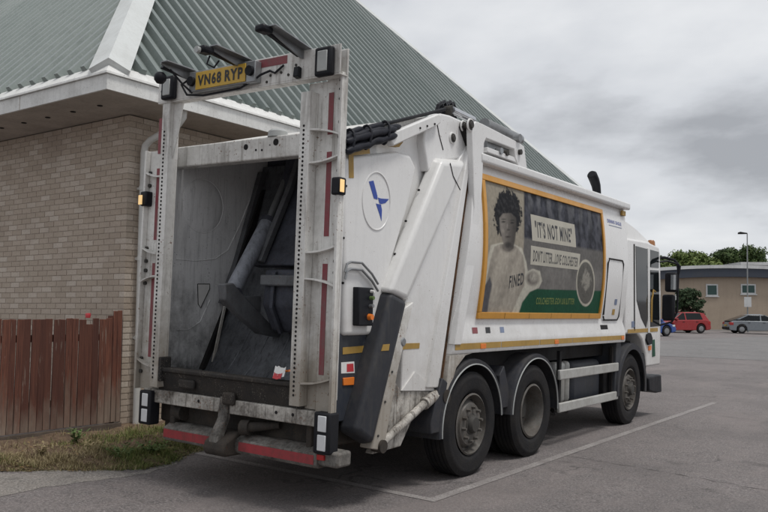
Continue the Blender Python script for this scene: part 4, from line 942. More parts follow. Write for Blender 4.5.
# hopper lip, rear plate and sill
lip = part(MB().box(-.90, .90, -2.14, -2.02, .985, 1.025), 'hopper_lip', 'sill_black', bevel=.012)
part(MB().prism([(-2.115, .985), (-2.03, .985), (-2.03, .80), (-2.075, .80)], -.88, .88), 'hopper_back_plate', 'sill_black', bevel=.006)
for x_ in (-.80, .82): part(MB().box(x_-.025, x_+.025, -2.16, -2.03, .90, 1.12), 'lip_bracket', 'sill_black', lip, bevel=.01)
part(MB().box(-.55, -.35, -2.14, -2.10, .86, .94), 'lip_stop', 'sill_black', lip, bevel=.015)
sill = part(MB().box(-1.05, 1.05, -2.11, -1.96, .695, .815), 'rear_sill', 'white_dirty', bevel=.008)
for x_ in (-.95, -.3, .62, .80): part(MB().cyl((x_, -2.114, .765), (x_, -2.10, .765), .014, n=10), 'sill_hole', 'chassis', sill)
part(MB().box(-1.0, 1.0, -1.95, -1.2, .50, .70), 'under_tail_box', 'under', bevel=.03)
part(MB().box(-.95, .95, -1.93, -1.89, .42, .70), 'under_tail_plate', 'under', bevel=.01)
part(MB().cyl((.27, -2.08, .60), (.55, -1.98, .64), .045, .03, 14).cyl((.22, -2.09, .595), (.30, -2.07, .60), .065, n=14), 'coupling_pin', 'under', smooth=True)
part(MB().cyl((-.72, -2.0, .62), (-.60, -2.0, .62), .07, n=14), 'coupling_boss', 'under', smooth=True)
# lower bumper with red reflective boards
bp = part(MB().prism([(-2.10, .375), (-2.12, .40), (-2.12, .49), (-2.04, .53), (-1.96, .53), (-1.96, .375)], -.74, 1.07), 'rear_bumper', 'bumper_dirty', bevel=.006)
part(MB().box(-.73, -.10, -2.124, -2.12, .405, .478), 'reflective_board', 'red', bp)
part(MB().box(.22, 1.04, -2.124, -2.12, .405, .478), 'reflective_board', 'red', bp)
part(MB().prism([(-2.17, .36), (-2.15, .52), (-2.09, .66), (-2.09, .82), (-2.13, .84), (-2.15, .66), (-2.24, .50), (-2.24, .38)], -.02, .085), 'tow_hook', 'bumper_dirty', bevel=.012)
part(MB().prism([(-2.23, .355), (-2.26, .40), (-2.24, .475), (-2.10, .545), (-1.97, .545), (-1.97, .355)], -.07, .18), 'step_block', 'under', bevel=.02)
part(MB().box(.02, .16, -2.15, -2.105, .77, .88), 'hook_bracket', 'sill_black', bevel=.02)
for s in (-1, 1): part(MB().box((.93 if s > 0 else -.70)-.03, (.93 if s > 0 else -.70)+.03, -2.06, -1.98, .38, .70), 'bumper_bracket', 'under', bevel=.01)
# lamp clusters
def lamp_cluster(x0, x1, z0, z1, y=-2.18):
    h = part(MB().box(x0, x1, y, y+.12, z0, z1), 'lamp_cluster', 'black', bevel=.015)
    zm = (z0+z1)/2; xa, xb = x0+.045, x1-.035
    for a, c_ in ((zm+.012, z1-.025), (z0+.025, zm-.012)): part(MB().box(xa, xb, y-.006, y+.006, a, c_), 'lamp_lens', 'lens', h, bevel=.012)
    return h
lamp_cluster(-1.05, -.89, .49, .80, -2.16)
lamp_cluster(1.04, 1.205, .50, .82, -2.14)
part(MB().box(1.04, 1.26, -2.10, -1.92, .40, .52), 'corner_foot', 'bumper_dirty', bevel=.02)
part(MB().box(1.07, 1.14, -2.12, -2.10, .45, .49), 'corner_reflector', 'redlens')

# ---- bin-lift frame: columns, outer plates, brackets, top beam
for s in (1, -1):
    xa, xb = (.80, .905) if s > 0 else (-.905, -.80)
    top = 3.37 if s > 0 else 3.464
    col_ = part(MB().box(xa, xb, -2.165, -2.15, .845, top).box(xa, xa+.012, -2.15, -2.066, .845, top).box(xb-.012, xb, -2.15, -2.066, .845, top), 'lift_column', 'white_worn', bevel=.003)
    holes = MB(); z_ = .93; xm = xa+(.045 if s > 0 else .04)
    hme = MB().cyl((0, -.003, 0), (0, .001, 0), .0105, n=8).mesh('punched_hole', M['chassis'])
    while z_ < top-.25:
        o = bpy.data.objects.new('punched_hole', hme); COL.objects.link(o); o.parent = col_; o.location = (xm, -2.165, z_); z_ += .036
    x0, x1 = (.99, 1.19) if s > 0 else (-1.19, -.99)
    op = part(MB().box(x0, x1, -2.065, -2.045, .80, 3.70 if s > 0 else 3.05), 'outer_plate', 'white_worn', bevel=.004)
    part(MB().box((1.165 if s > 0 else -1.19), (1.19 if s > 0 else -1.165), -2.12, -2.066, .80, 3.50 if s > 0 else 3.05), 'plate_edge', 'white_worn', op, bevel=.004)
    part(MB().box(x0-.19 if s > 0 else x1, x0 if s > 0 else x1+.19, -2.064, -2.05, .82, 3.46), 'lift_web', 'white_worn', bevel=.003)
    xr = 1.015 if s > 0 else -1.065
    for za, zb in ((3.02, 3.36), (2.20, 2.88), (1.10, 1.98)): part(MB().box(xr, xr+.05, -2.069, -2.0655, za, zb), 'red_tape', 'redtape', op)
    for z_ in ((3.05, 2.78, 2.06, 1.85, 1.02) if s > 0 else (2.78, 2.06, 1.85, 1.02)):
        xi, xo = (xb, 1.165) if s > 0 else (xa, -1.165)
        mb = MB(); k = 6; vs = []
        for i in range(k+1):
            t = i/k; x = xi+(xo-xi)*t; zz = z_ + (.05*(t**2) if z_ in (2.78, 2.06, 1.02) else -.05*(t**2))
            dep = .095-.045*t
            vs += [(x, -2.066-dep, zz), (x, -2.066, zz), (x, -2.066, zz+.014), (x, -2.066-dep, zz+.014)]
        mb.add(vs, [(i*4+a, i*4+(a+1) % 4, i*4+4+(a+1) % 4, i*4+4+a) for i in range(k) for a in range(4)]+[(0, 1, 2, 3), (k*4+3, k*4+2, k*4+1, k*4)])
        part(mb, 'lift_bracket', 'white_worn', op, smooth=True)
        for dz_ in (-.06, .06): part(MB().cyl((xo-s*.015, -2.085, z_+dz_), (xo-s*.015, -2.066, z_+dz_), .018, n=10), 'bracket_bolt', 'rimdark', op)
    for z_ in ((3.45, 3.38, 3.30) if s > 0 else ()): part(MB().cyl((x0+.14, -2.072, z_), (x0+.14, -2.06, z_), .012, n=8), 'plate_bolt', 'chassis', op)
    # side marker on the post
    xm = s*1.165
    sm = part(MB().box(xm-.04, xm+.05, -2.14, -2.05, 2.52, 2.66), 'side_marker', 'black', bevel=.015)
    part(MB().box(xm+(.052 if s > 0 else -.03), xm+(.060 if s > 0 else .015), -2.14, -2.09, 2.54, 2.64) if s > 0 else MB().box(xm-.03, xm+.02, -2.166, -2.156, 2.53, 2.62), 'marker_lens', 'amberlit', sm, bevel=.003)
# gusset at the head of the left column
part(MB().prism([(-.798, 3.46), (-.68, 3.46), (-.74, 3.15), (-.798, 2.95)], -2.12, -2.105, 'Y'), 'column_gusset', 'white_worn')
beam = part(MB().box(-.97, 1.20, -2.17, -2.07, 3.465, 3.48).box(-.97, 1.20, -2.17, -2.155, 3.48, 3.71).box(-.97, 1.20, -2.08, -2.068, 3.48, 3.69), 'top_beam', 'white_worn', bevel=.004)
for a, c_ in ((-.46, -.28), (.30, .64)): part(MB().box(a, c_, -2.1735, -2.17, 3.63, 3.697), 'red_tape', 'redtape', beam)
for (x_, z_) in ((.46, 3.55), (.58, 3.56), (.66, 3.53), (.42, 3.50), (.74, 3.60), (-.92, 3.58)): part(MB().cyl((x_, -2.176, z_), (x_, -2.165, z_), .012, n=8), 'beam_bolt', 'rimdark', beam)
for x0, x1, z0, z1 in ((.985, 1.155, 3.455, 3.69), (-.865, -.70, 3.48, 3.70)):
    h = part(MB().box(x0, x1, -2.235, -2.172, z0, z1), 'beam_lamp', 'black', bevel=.02)
    part(MB().box(x0+.035, x1-.035, -2.242, -2.23, z0+.035, z1-.035), 'lamp_lens', 'lensgrey', h, bevel=.012)
# number plate in its holder
hold = part(MB().box(-.46, .355, -2.25, -2.175, 3.495, 3.68), 'plate_holder', 'steel', bevel=.008)
npz0, npz1 = 3.508, 3.664
npl = part(MB().box(-.365, .25, -2.258, -2.251, npz0, npz1), 'number_plate', 'plate', hold, bevel=.003)
text_on('VN68', lambda u, v: (-.335+.295*u, -2.2605, npz0+.028+.1*v), 'plate_lettering', 'ink', hold, .045)
text_on('RYP', lambda u, v: (.005+.215*u, -2.2605, npz0+.028+.1*v), 'plate_lettering', 'ink', hold, .045)
for x_ in (-.415, .305): part(MB().cyl((x_, -2.28, 3.59), (x_, -2.23, 3.59), .042, n=16), 'plate_lamp', 'black', hold, smooth=True)
part(MB().tube([(.32, -2.22, 3.52), (.40, -2.23, 3.55), (.47, -2.19, 3.585), (.52, -2.185, 3.56), (.62, -2.19, 3.61)], .010, 6), 'plate_cable', 'black', hold, smooth=True)
part(MB().tube([(-.52, -2.17, 3.66), (-.56, -2.25, 3.58), (-.48, -2.25, 3.48), (-.30, -2.22, 3.46), (.15, -2.21, 3.47), (.32, -2.22, 3.52)], .010, 6), 'plate_cable', 'black', hold, smooth=True)
# three arms sticking out of the beam with cameras and sensors
def arm(x_, y1, z1, head):
    a = part(MB().prism([(-2.17, 3.64), (-2.17, 3.72), (-2.20, 3.725), (y1, z1+.035), (y1, z1+.012), (-2.21, 3.64)], x_-.012, x_).prism([(-2.165, 3.712), (-2.20, 3.724), (y1, z1+.04), (y1, z1+.03), (-2.20, 3.713), (-2.165, 3.711)], x_+.001, x_+.08), 'beam_arm', 'steel', bevel=.003)
    part(MB().prism([(-2.172, 3.665), (-2.178, 3.708), (y1+.05, z1+.02), (y1+.03, z1-.012), (-2.19, 3.655)], x_-.06, x_-.014), 'arm_cover', 'black', a, bevel=.008)
    if head == 'camera':
        part(MB().box(x_-.08, x_+.03, y1-.09, y1+.03, z1-.035, z1+.025), 'camera_head', 'black', a, bevel=.02)
        part(MB().cyl((x_-.03, y1-.12, z1-.02), (x_-.03, y1-.09, z1-.02), .028, n=12), 'camera_eye', 'lensgrey', a)
        part(MB().tube([(x_-.02, y1+.02, z1-.04), (x_-.03, y1, z1-.11), (x_-.03, y1+.08, z1-.12), (x_-.03, y1+.13, z1-.05)], .008, 6), 'camera_cable', 'black', a, smooth=True)
    elif head == 'ball':
        part(MB().lathe([(0, -.055), (.03, -.048), (.052, -.02), (.055, .005), (.05, .025), (.03, .048), (0, .055)], (x_-.03, y1+.02, z1-.10), 16, 'Z', False), 'sensor_ball', 'black', a, smooth=True)
        part(MB().tube([(x_, y1+.1, z1-.01), (x_+.05, y1+.2, z1-.12), (x_+.12, -2.24, 3.49)], .009, 6), 'arm_cable', 'black', a, smooth=True)
    else:
        part(MB().box(x_-.08, x_+.02, y1-.07, y1+.05, z1-.02, z1+.04), 'sensor_head', 'black', a, bevel=.02)
    return a
arm(.82, -2.60, 3.75, 'sensor'); arm(.16, -2.58, 3.70, 'camera'); arm(-.54, -2.50, 3.69, 'ball')
part(MB().prism([(-2.22, 3.49), (-2.172, 3.48), (-2.172, 3.57), (-2.21, 3.575)], .75, .805), 'cable_gland', 'black', bevel=.006)

# ---- tailgate outer side
part(MB().prism(inX([(343, 150), (394, 138), (441, 114), (441, 150), (404, 228), (384, 290), (376, 338), (343, 338)], 1.06), .98, 1.06), 'panel_recess', 'white_side', bevel=.006)
panel = sprism([(344, 157), (398, 151), (411, 155), (417, 168), (409, 205), (386, 283), (378, 335), (344, 336)], 1.0, 1.13, 'side_panel', 'white_side', bevel=.035, seg=5)
part(MB().prism([(-2.02, .72), (-2.02, 1.42), (-1.40, 1.42), (-1.40, 1.2), (-1.6, .72)], 1.0, 1.10), 'lower_panel', 'navy', bevel=.01)
part(MB().prism([(-1.97, .9), (-2.04, .9), (-2.04, 3.05), (-1.97, 3.06)], 1.0, 1.138), 'panel_edge', 'white_side', bevel=.006)
cy, cz = S(376.5, 201, 1.13)
part(MB().tube([(1.131, cy+.20*math.cos(2*math.pi*k/40), cz+.245*math.sin(2*math.pi*k/40)) for k in range(41)], .007, 6), 'round_pressing', 'white_side', panel, smooth=True)
for pix in ([(369, 181.5), (373.5, 180.5), (377.5, 196), (377.5, 199.5), (374, 198.5)], [(378, 197.5), (381, 198.5), (389, 199), (385.5, 203), (381.5, 204), (379.5, 203.5)], [(376, 203.5), (381, 204.5), (382, 210), (381.5, 221), (379.5, 214)]):
    part(MB().prism(inX(pix, 1.132), 1.1305, 1.1325), 'logo_mark', 'blue', panel)
for pix in ([(348.5, 149), (369.5, 148.5), (370, 153.5), (353.5, 155.5), (353.8, 178), (349, 178)],): part(MB().prism(inX(pix, 1.132), 1.1305, 1.133), 'corner_stripe', 'ochre', panel)
part(MB().prism(inX([(391, 138), (400, 136), (403, 142), (399, 147), (392, 146)], 1.14), 1.10, 1.142), 'warning_sticker', 'ochre', panel)
for px, py in ((343.5, 238), (343, 283), (406, 221), (395, 254), (419, 190), (346, 186), (343.5, 152)): p = onX(px, py, 1.135); part(MB().cyl(p+Vector((-.01, 0, 0)), p+Vector((.006, 0, 0)), .010, n=8), 'panel_bolt', 'chassis', panel)
# upper cheek and hinge head
part(MB().prism(inX([(424, 141), (425, 127), (441, 113), (450, 115), (470, 124), (472, 150), (466, 158), (437, 162), (428, 172)], 1.14), 1.0, 1.14), 'tailgate_cheek', 'white_side', bevel=.02, seg=3)
part(MB().tube([(1.142, *S(x, y, 1.14)) for x, y in ((437, 124), (439, 135), (443, 150))], .005, 6), 'cheek_seam', 'chassis')
part(MB().tube([(1.247, *S(x, y, 1.245)) for x, y in ((450, 163), (453, 176), (457, 184), (460, 190))], .005, 6), 'column_seam', 'chassis')
part(MB().prism(inX([(391.5, 133), (439, 113.5), (442, 116), (441, 123), (437, 126), (394, 146), (391, 141)], 1.20), 1.13, 1.20), 'top_bar', 'white', bevel=.012)
for px, py in ((420, 128), (427, 126), (434.5, 124)): p = onX(px, py, 1.20); part(MB().cyl(p+Vector((-.01, 0, 0)), p+Vector((.008, 0, 0)), .010, n=8), 'bar_bolt', 'chassis')
# the sloping box column: white above, black cover below
def chamfer_box(low, high, xi, xo, inset, name, mat):
    """sloping cover: outer face smaller than the base outline"""
    n_ = len(low); cyx = sum(p[0] for p in low)/n_; czx = sum(p[1] for p in low)/n_
    mb = MB(); mb.prism(low, xi, xo, 'X', high); return part(mb, name, mat, bevel=.045, seg=5)
up_ = inX([(436, 156), (470, 158), (408, 304), (383, 291)], 1.16); up2 = inX([(443, 161), (466, 163), (408, 300), (390, 292)], 1.245)
chamfer_box(up_, up2, 1.08, 1.245, 0, 'column_cover', 'white')
lo_ = inX([(384, 291), (407, 303), (372, 448), (346, 433)], 1.16); lo2 = inX([(391, 293), (406, 301), (372, 444), (355, 431)], 1.235)
chamfer_box(lo_, lo2, 1.06, 1.25, 0, 'lower_column_cover', 'greyblack')
# folded white plate in front of the column and the flange running down to the corner
fl = sprism([(463, 158), (478, 134), (478, 150), (443, 391), (404, 391), (409, 303)], 1.02, 1.165, 'front_plate', 'white_side', Xp=1.2, bevel=.012)
sprism([(468, 152), (473, 142), (444, 350), (438, 388), (427, 388)], 1.15, 1.205, 'plate_fold', 'white_side', Xp=1.2, bevel=.012, seg=3)
sprism([(404, 308), (413, 302), (397, 372), (384, 446), (377, 450), (371, 449)], 1.10, 1.228, 'column_flange', 'white_worn', Xp=1.22, bevel=.008)
sprism([(399, 383), (404, 391), (438, 392), (420, 410), (404, 447), (376, 455), (380, 446)], 1.08, 1.165, 'lower_skirt', 'white_dirty', Xp=1.2, bevel=.008)
sprism([(404, 391), (417, 372), (438, 391)], 1.16, 1.180, 'skirt_bevel', 'white_side', Xp=1.2)
for px, py in ((392, 372), (385, 402), (378, 436)): p = onX(px, py, 1.229); part(MB().cyl(p+Vector((-.01, 0, 0)), p+Vector((.006, 0, 0)), .011, n=8), 'flange_bolt', 'rimdark')
p = onX(403.5, 342, 1.229); part(MB().lathe([(0, .008), (.03, .008), (.04, 0)], (1.228, p.y, p.z), 16, 'X', False), 'flange_plug', 'steel')
for px, py, m_ in ((409, 327, 'bluegrey'), (410, 319, 'bluegrey')): p = onX(px, py, 1.2); part(MB().lathe([(0, .002), (.03, .002), (.03, 0)], (1.166, p.y, p.z), 14, 'X', False), 'sticker', m_, fl)
# tail stripes, stickers, reflector, control box, handrail
sprism([(342.5, 347.5), (367, 345.5), (366, 352), (342.5, 354.5)], 1.099, 1.1035, 'tail_stripe', 'ochre', Xp=1.10)
sprism([(383, 344.5), (389.5, 344), (388.5, 350.5), (381, 351)], 1.249, 1.2535, 'tail_stripe', 'ochre', Xp=1.25)
sprism([(396.5, 343.8), (420, 343), (419.5, 348.5), (396, 350)], 1.16, 1.1685, 'tail_stripe', 'ochre', Xp=1.17)
sprism([(341, 362.5), (354, 361.5), (354.5, 373), (341, 373.5)], 1.099, 1.1025, 'warning_plate', 'sticker_white', Xp=1.10)
sprism([(346.5, 364), (353, 363.5), (353.5, 371.5), (346.5, 372)], 1.1026, 1.104, 'warning_symbol', 'sticker_red', Xp=1.10)
sprism([(342.5, 378), (353.5, 377), (353, 385), (342.5, 385.5)], 1.09, 1.112, 'reflector', 'amber', Xp=1.10, bevel=.004)
cb_ = sprism([(359, 287), (374, 288), (373, 326), (358.5, 326)], 1.12, 1.19, 'control_box', 'black', Xp=1.19, bevel=.01)
for px, py, r_, m_ in ((370.5, 298, .018, 'weed'), (370, 306, .018, 'steel'), (369, 317, .028, 'amber'), (371, 291.5, .014, 'sticker_white')): p = onX(px, py, 1.19); part(MB().cyl(p, p+Vector((.035, 0, 0)), r_, r_*.85, 12), 'push_button', m_, cb_)
for dyp, mt in ((0, 'steel'), (7, 'steel')):
    part(MB().tube([onX(x, y+dyp, 1.16) for x, y in ((345, 272), (347, 264), (351, 262), (362, 263), (372, 274), (378, 284))], .0105, 8), 'handrail', mt, smooth=True)
# ram at the foot of the tailgate
p0, p1 = onX(379, 446, 1.20), onX(424, 404, 1.20)
rm = part(MB().cyl(p0, p1, .036, n=16), 'tailgate_ram', 'white_dirty', smooth=True)
part(MB().cyl(p0+Vector((-.05, 0, 0)), p0+Vector((.05, 0, 0)), .055, n=16), 'ram_eye', 'under', rm, smooth=True)
part(MB().cyl(p1, onX(436, 394, 1.18), .055, .05, 16), 'ram_clevis', 'white_dirty', rm, smooth=True)
p2 = onX(440, 396, 1.16); part(MB().cyl(p2+Vector((-.10, 0, 0)), p2+Vector((.08, 0, 0)), .065, n=18), 'pivot_boss', 'under', smooth=True)
part(MB().prism(inX([(425, 393), (446, 391), (447, 402), (430, 410)], 1.16), 1.05, 1.15), 'pivot_bracket', 'under', bevel=.02)
# hinge bracket and lifting ram on the roof edge
brk = sprism([(473, 126), (477, 121), (484, 124), (517, 141), (525, 146), (528, 169), (520.5, 169), (516, 157.5), (515, 149), (487, 138), (485, 143), (482, 206), (474, 275), (462, 345), (455, 345), (466, 275), (475.5, 206)], 1.19, 1.262, 'hinge_bracket', 'white_side', Xp=1.27, bevel=.008)
sprism([(487.5, 147), (487, 152), (516, 162.5), (514, 157)], 1.20, 1.275, 'bracket_rail', 'white_side', brk, Xp=1.27, bevel=.006)
part(MB().prism(inX([(487, 138), (515, 149), (516, 162), (486, 151)], 1.18), 1.10, 1.19), 'bracket_shade_plate', 'steel', brk)
for px, py, r_, m_ in ((520.5, 152, .030, 'rimdark'), (519.5, 138, .045, 'steel'), (501, 151, .035, 'steel'), (507, 153, .03, 'rimdark')): p = onX(px, py, 1.28); part(MB().cyl(p+Vector((-.06, 0, 0)), p+Vector((.012, 0, 0)), r_, n=16), 'bracket_pin', m_, brk, smooth=True)
lr = part(MB().cyl(onX(484, 124, 1.10), onX(519, 140, 1.10), .065, n=18), 'lifting_ram', 'steel', smooth=True)
part(MB().cyl(onX(452, 110, 1.08), onX(473, 120, 1.08), .038, n=14), 'ram_rod', 'chrome', lr, smooth=True)
for px, py, r_, X_ in ((452, 138, .042, 1.14), (463, 126, .042, 1.16), (470, 125, .05, 1.24)):
    p = onX(px, py, X_); hb = part(MB().lathe([(0, .03), (r_*.6, .03), (r_*.7, .02), (r_, .02), (r_, -.02), (0, -.02)], tuple(p), 18, 'X', False), 'hinge_pin', 'rimdark', smooth=True)
    part(MB().tube([(p.x+.005, p.y+r_*1.15*math.cos(2*math.pi*k/20), p.z+r_*1.15*math.sin(2*math.pi*k/20)) for k in range(21)], .01, 6), 'pin_collar', 'white', hb, smooth=True)
part(MB().prism(inX([(463, 126), (472, 124), (476, 146), (472, 152)], 1.19), 1.05, 1.185), 'hinge_gap', 'chassis')
for k in range(5):
    q = onX(441+k*3, 109-(k % 2)*1.5, 1.02-.03*k)
    part(MB().tube([q+Vector((0, -.10, -.10)), q+Vector((.01, -.07, .02)), q+Vector((0, 0, .06)), q+Vector((-.02, .07, .02)), q+Vector((-.03, .10, -.08))], .020, 8), 'hydraulic_hose', 'black', smooth=True)
part(MB().cyl(onX(446, 111, 1.0)+Vector((-.1, 0, 0)), onX(446, 111, 1.0)+Vector((.08, 0, 0)), .05, n=12), 'hose_union', 'rimdark', smooth=True)
part(MB().tube([onX(x, y, 1.12) for x, y in ((343, 133), (356, 131), (380, 125), (405, 119), (430, 113), (445, 109))], .016, 8), 'top_cable', 'black', smooth=True)
# crumpled black sleeve round the end of the bar
for k in range(6):
    NS = 16; pts_ = []; rad = []
    for i in range(NS+1):
        t = i/NS; pc = onX(343+(50+7*math.sin(k*2.1))*t, 143-13*t, 1.16)
        pts_.append((pc.x+.035*math.cos(k*1.9)+.012*noise.noise(Vector((t*5, k, 1))), pc.y, pc.z+.068*(k-2.5)/2.5*(1-.25*t)+.022*noise.noise(Vector((t*6, k*3., 2))))); rad.append((.030+.010*noise.noise(Vector((t*7, k*2., 5))))*(.55 if i in (0, NS) else 1))
    part(MB().tube(pts_, rad, 10), 'cable_sleeve', 'tarp', smooth=True)
for t in (.12, .45, .8):
    pc = onX(343+52*t, 143-13*t, 1.165); part(MB().tube([(pc.x+.05*math.cos(a), pc.y+.01*math.sin(2*a), pc.z+.098*math.sin(a)) for a in [2*math.pi*q/16 for q in range(17)]], .012, 6), 'sleeve_tie', 'tarp', smooth=True)
# litter on the hopper lip (its own thing)
lw = empty('crisp_packet'); q = TILT @ Vector((.67, -2.10, 1.03)); lw.location = q
tag(lw, 'small crumpled red and white wrapper on the black hopper lip', 'litter')
def crumple(sx, sy, sz, seed):
    mb = MB(); n_ = 7; vs = []
    for i in range(n_):
        for j in range(n_):
            x = (i/(n_-1)-.5)*sx; y_ = (j/(n_-1)-.5)*sy; vs.append((x, y_, sz*(.5+.6*noise.noise(Vector((i*.9+seed, j*.9, seed))))+.02*abs(i-3)/3))
    mb.add(vs, [(i*n_+j, (i+1)*n_+j, (i+1)*n_+j+1, i*n_+j+1) for i in range(n_-1) for j in range(n_-1)]); return mb
w1_ = crumple(.12, .09, .05, 3); w1_.v = [(x-.02, y_*.3-.02+.0*z, z*.6+.045+y_*.9) for x, y_, z in w1_.v]; w1_.build('wrapper_white', M['sticker_white'], lw)
w2_ = crumple(.14, .10, .06, 9); w2_.v = [(x+.09, y_*.4+.0, z+.05+x*.35) for x, y_, z in w2_.v]; w2_.build('wrapper_orange', M['amber'], lw)
w3_ = crumple(.09, .07, .03, 5); w3_.v = [(x-.03, y_*.3-.035, z*.5+.02+y_*.6) for x, y_, z in w3_.v]; w3_.build('wrapper_red', M['sticker_red'], lw)

# ================================================================== far side of the car park
RIGHT = (TILT.to_3x3() @ CAM_R); RIGHT.z = 0; RIGHT.normalize(); FWD = Vector((-RIGHT.y, RIGHT.x, 0))
YAW = math.atan2(RIGHT.y, RIGHT.x)
M['farbrick'] = paint('far_brick', (.40, .325, .25), .9, grime=(.2, .16, .13), amt=.3, thr=.5, scale=.3)
M['darkfascia'] = paint('dark_fascia', (.055, .065, .085), .6, grime=(.1, .1, .1), amt=.3, thr=.5, scale=.4)
M['whitetrim'] = paint('white_trim', (.62, .63, .63), .6, amt=.25, thr=.5, scale=.5)
M['concrete'] = paint('concrete', (.38, .36, .33), .9, grime=(.2, .18, .16), amt=.4, thr=.5, scale=.4)
D_ = 70.
org = depth_px(716, 333, D_); org.z = gz(org.x)
fb = empty('flat_roofed_hall', org, YAW); tag(fb, 'long low tan brick hall with dark curved fascia across the car park', 'building')
def far(px, py): p = depth_px(px, py, D_); d = p-org; return (d.dot(RIGHT), p.z-org.z)
xl = far(640, 300)[0]; xr = far(800, 300)[0]; zt = far(716, 268)[1]
wf = MB().box(xl, xr, 0, 14, -1.5, zt-.1); fwall = wf.build('wall', M['farbrick'], fb)
n_ = 16; fas = MB(); wt = MB(); va, vb = [], []
for i in range(n_+1):
    px = 640+160*i/n_; x, zc_ = far(px, 0); zc_ = zt + .35*(1-((px-735)/85)**2)-.25; 
    va += [(x, -.5, zc_-.85), (x, -.5, zc_-.12), (x, 2, zc_-.12), (x, 2, zc_-.85)]; vb += [(x, -.58, zc_-.118), (x, -.58, zc_+.16), (x, 14, zc_+.2), (x, 14, zc_-.118)]
qd = [(i*4+a, i*4+(a+1) % 4, i*4+4+(a+1) % 4, i*4+4+a) for i in range(n_) for a in range(4)]+[(0, 1, 2, 3), (n_*4+3, n_*4+2, n_*4+1, n_*4)]
fas.add(va, qd); fas.build('fascia', M['darkfascia'], fb); wt.add(vb, qd); wt.build('roof_edge', M['whitetrim'], fb)
for (pa, pb, qa, qb) in ((707, 719, 284, 296), (742, 757, 284, 294), (676, 684, 289, 299)):
    xa, za = far(pa, qb); xb, zb = far(pb, qa)
    wi = MB().box(xa, xb, -.06, .05, za, zb).build('window', M['whitetrim'], fb)
    MB().box(xa+.12, xb-.12, -.075, -.062, za+.12, zb-.12).build('pane', M['glassgreen'], wi)
    MB().box(xa-.08, xb+.08, -.12, -.061, za-.08, za+.0).build('sill', M['whitetrim'], wi)
xa = far(690, 310)[0]
# white clad block behind on the right
D2 = 92.; o2 = depth_px(758, 330, D2); o2.z = gz(o2.x); wb = empty('white_block', o2, YAW); tag(wb, 'pale flat-roofed block peeping over the far hall at the right edge', 'building')
p = depth_px(758, 262, D2); hz = p.z-o2.z
MB().box(-1.6, 9, 0, 8, 0, hz-.35).build('wall', M['concrete'], wb); MB().box(-1.9, 9.3, -.3, 8.3, hz-.34, hz).build('roof_slab', M['whitetrim'], wb)
# railing behind the parked cars
o3 = ground_px(735, 329.5); o3.z = gz(o3.x)
rl = empty('metal_railing', o3, YAW); tag(rl, 'thin grey metal railing behind the parked cars', 'railing')
M['railmetal'] = plain('railing_metal', (.10, .11, .10), .6)
kp = MB().box(-.05, .05, -.05, .05, -.1, 1.75).mesh('post', M['railmetal']); kb = MB().box(-.014, .014, -.014, .014, .08, 1.5).mesh('baluster', M['railmetal'])
for k in range(-3, 4):
    o = bpy.data.objects.new('post', kp); COL.objects.link(o); o.parent = rl; o.location = (k*2.5, 0, 0)
    for j in range(1, 17):
        if k == 3: break
        o = bpy.data.objects.new('baluster', kb); COL.objects.link(o); o.parent = rl; o.location = (k*2.5+j*.147, 0, 0)
for z_ in (.12, 1.45): MB().box(-7.5, 7.5, -.02, .02, z_, z_+.05).build('rail', M['railmetal'], rl)
kr = MB(); q0 = ground_px(735, 331.2); 
# kerb along the far edge
kb_ = MB().box(-30, 30, -.1, .15, -.2, .12); ko = kb_.build('far_kerb', M['concrete'], loc=(q0.x, q0.y, gz(q0.x))); ko.rotation_euler = (0, 0, YAW); tag(ko, 'low concrete kerb behind the parked cars', kind='structure')
# ---- lamp post with a white notice
lp = ground_px(748, 332.3); lp.z = gz(lp.x); dlp = (lp-CW).dot(TILT.to_3x3() @ CAM_F)
lpt = depth_px(750.6, 233, dlp); H_ = lpt.z-lp.z
lamp = empty('street_lamp', lp, YAW); tag(lamp, 'tall grey lamp post with a white notice, behind the grey car', 'lamp post')
M['galv'] = plain('galvanised', (.26, .27, .27), .5, .3)
MB().cyl((0, 0, -.2), (0, 0, 1.4), .09, n=10).cyl((0, 0, 1.4), (.12, 0, H_), .055, .04, 10).build('pole', M['galv'], lamp, smooth=True)
MB().prism([(-.62, H_-.04), (-.6, H_+.10), (-.45, H_+.15), (-.2, H_+.10), (.1, H_+.06), (.1, H_-.02), (-.3, H_-.04)], -.12, .12, 'Y').build('lamp_head', M['chassis'], lamp, bevel=.03)
zs = (depth_px(749, 297, dlp)-lp).z, (depth_px(749, 307, dlp)-lp).z
no = MB().box(-.30, .28, -.12, -.10, zs[1], zs[0]).build('notice_board', M['whitetrim'], lamp)
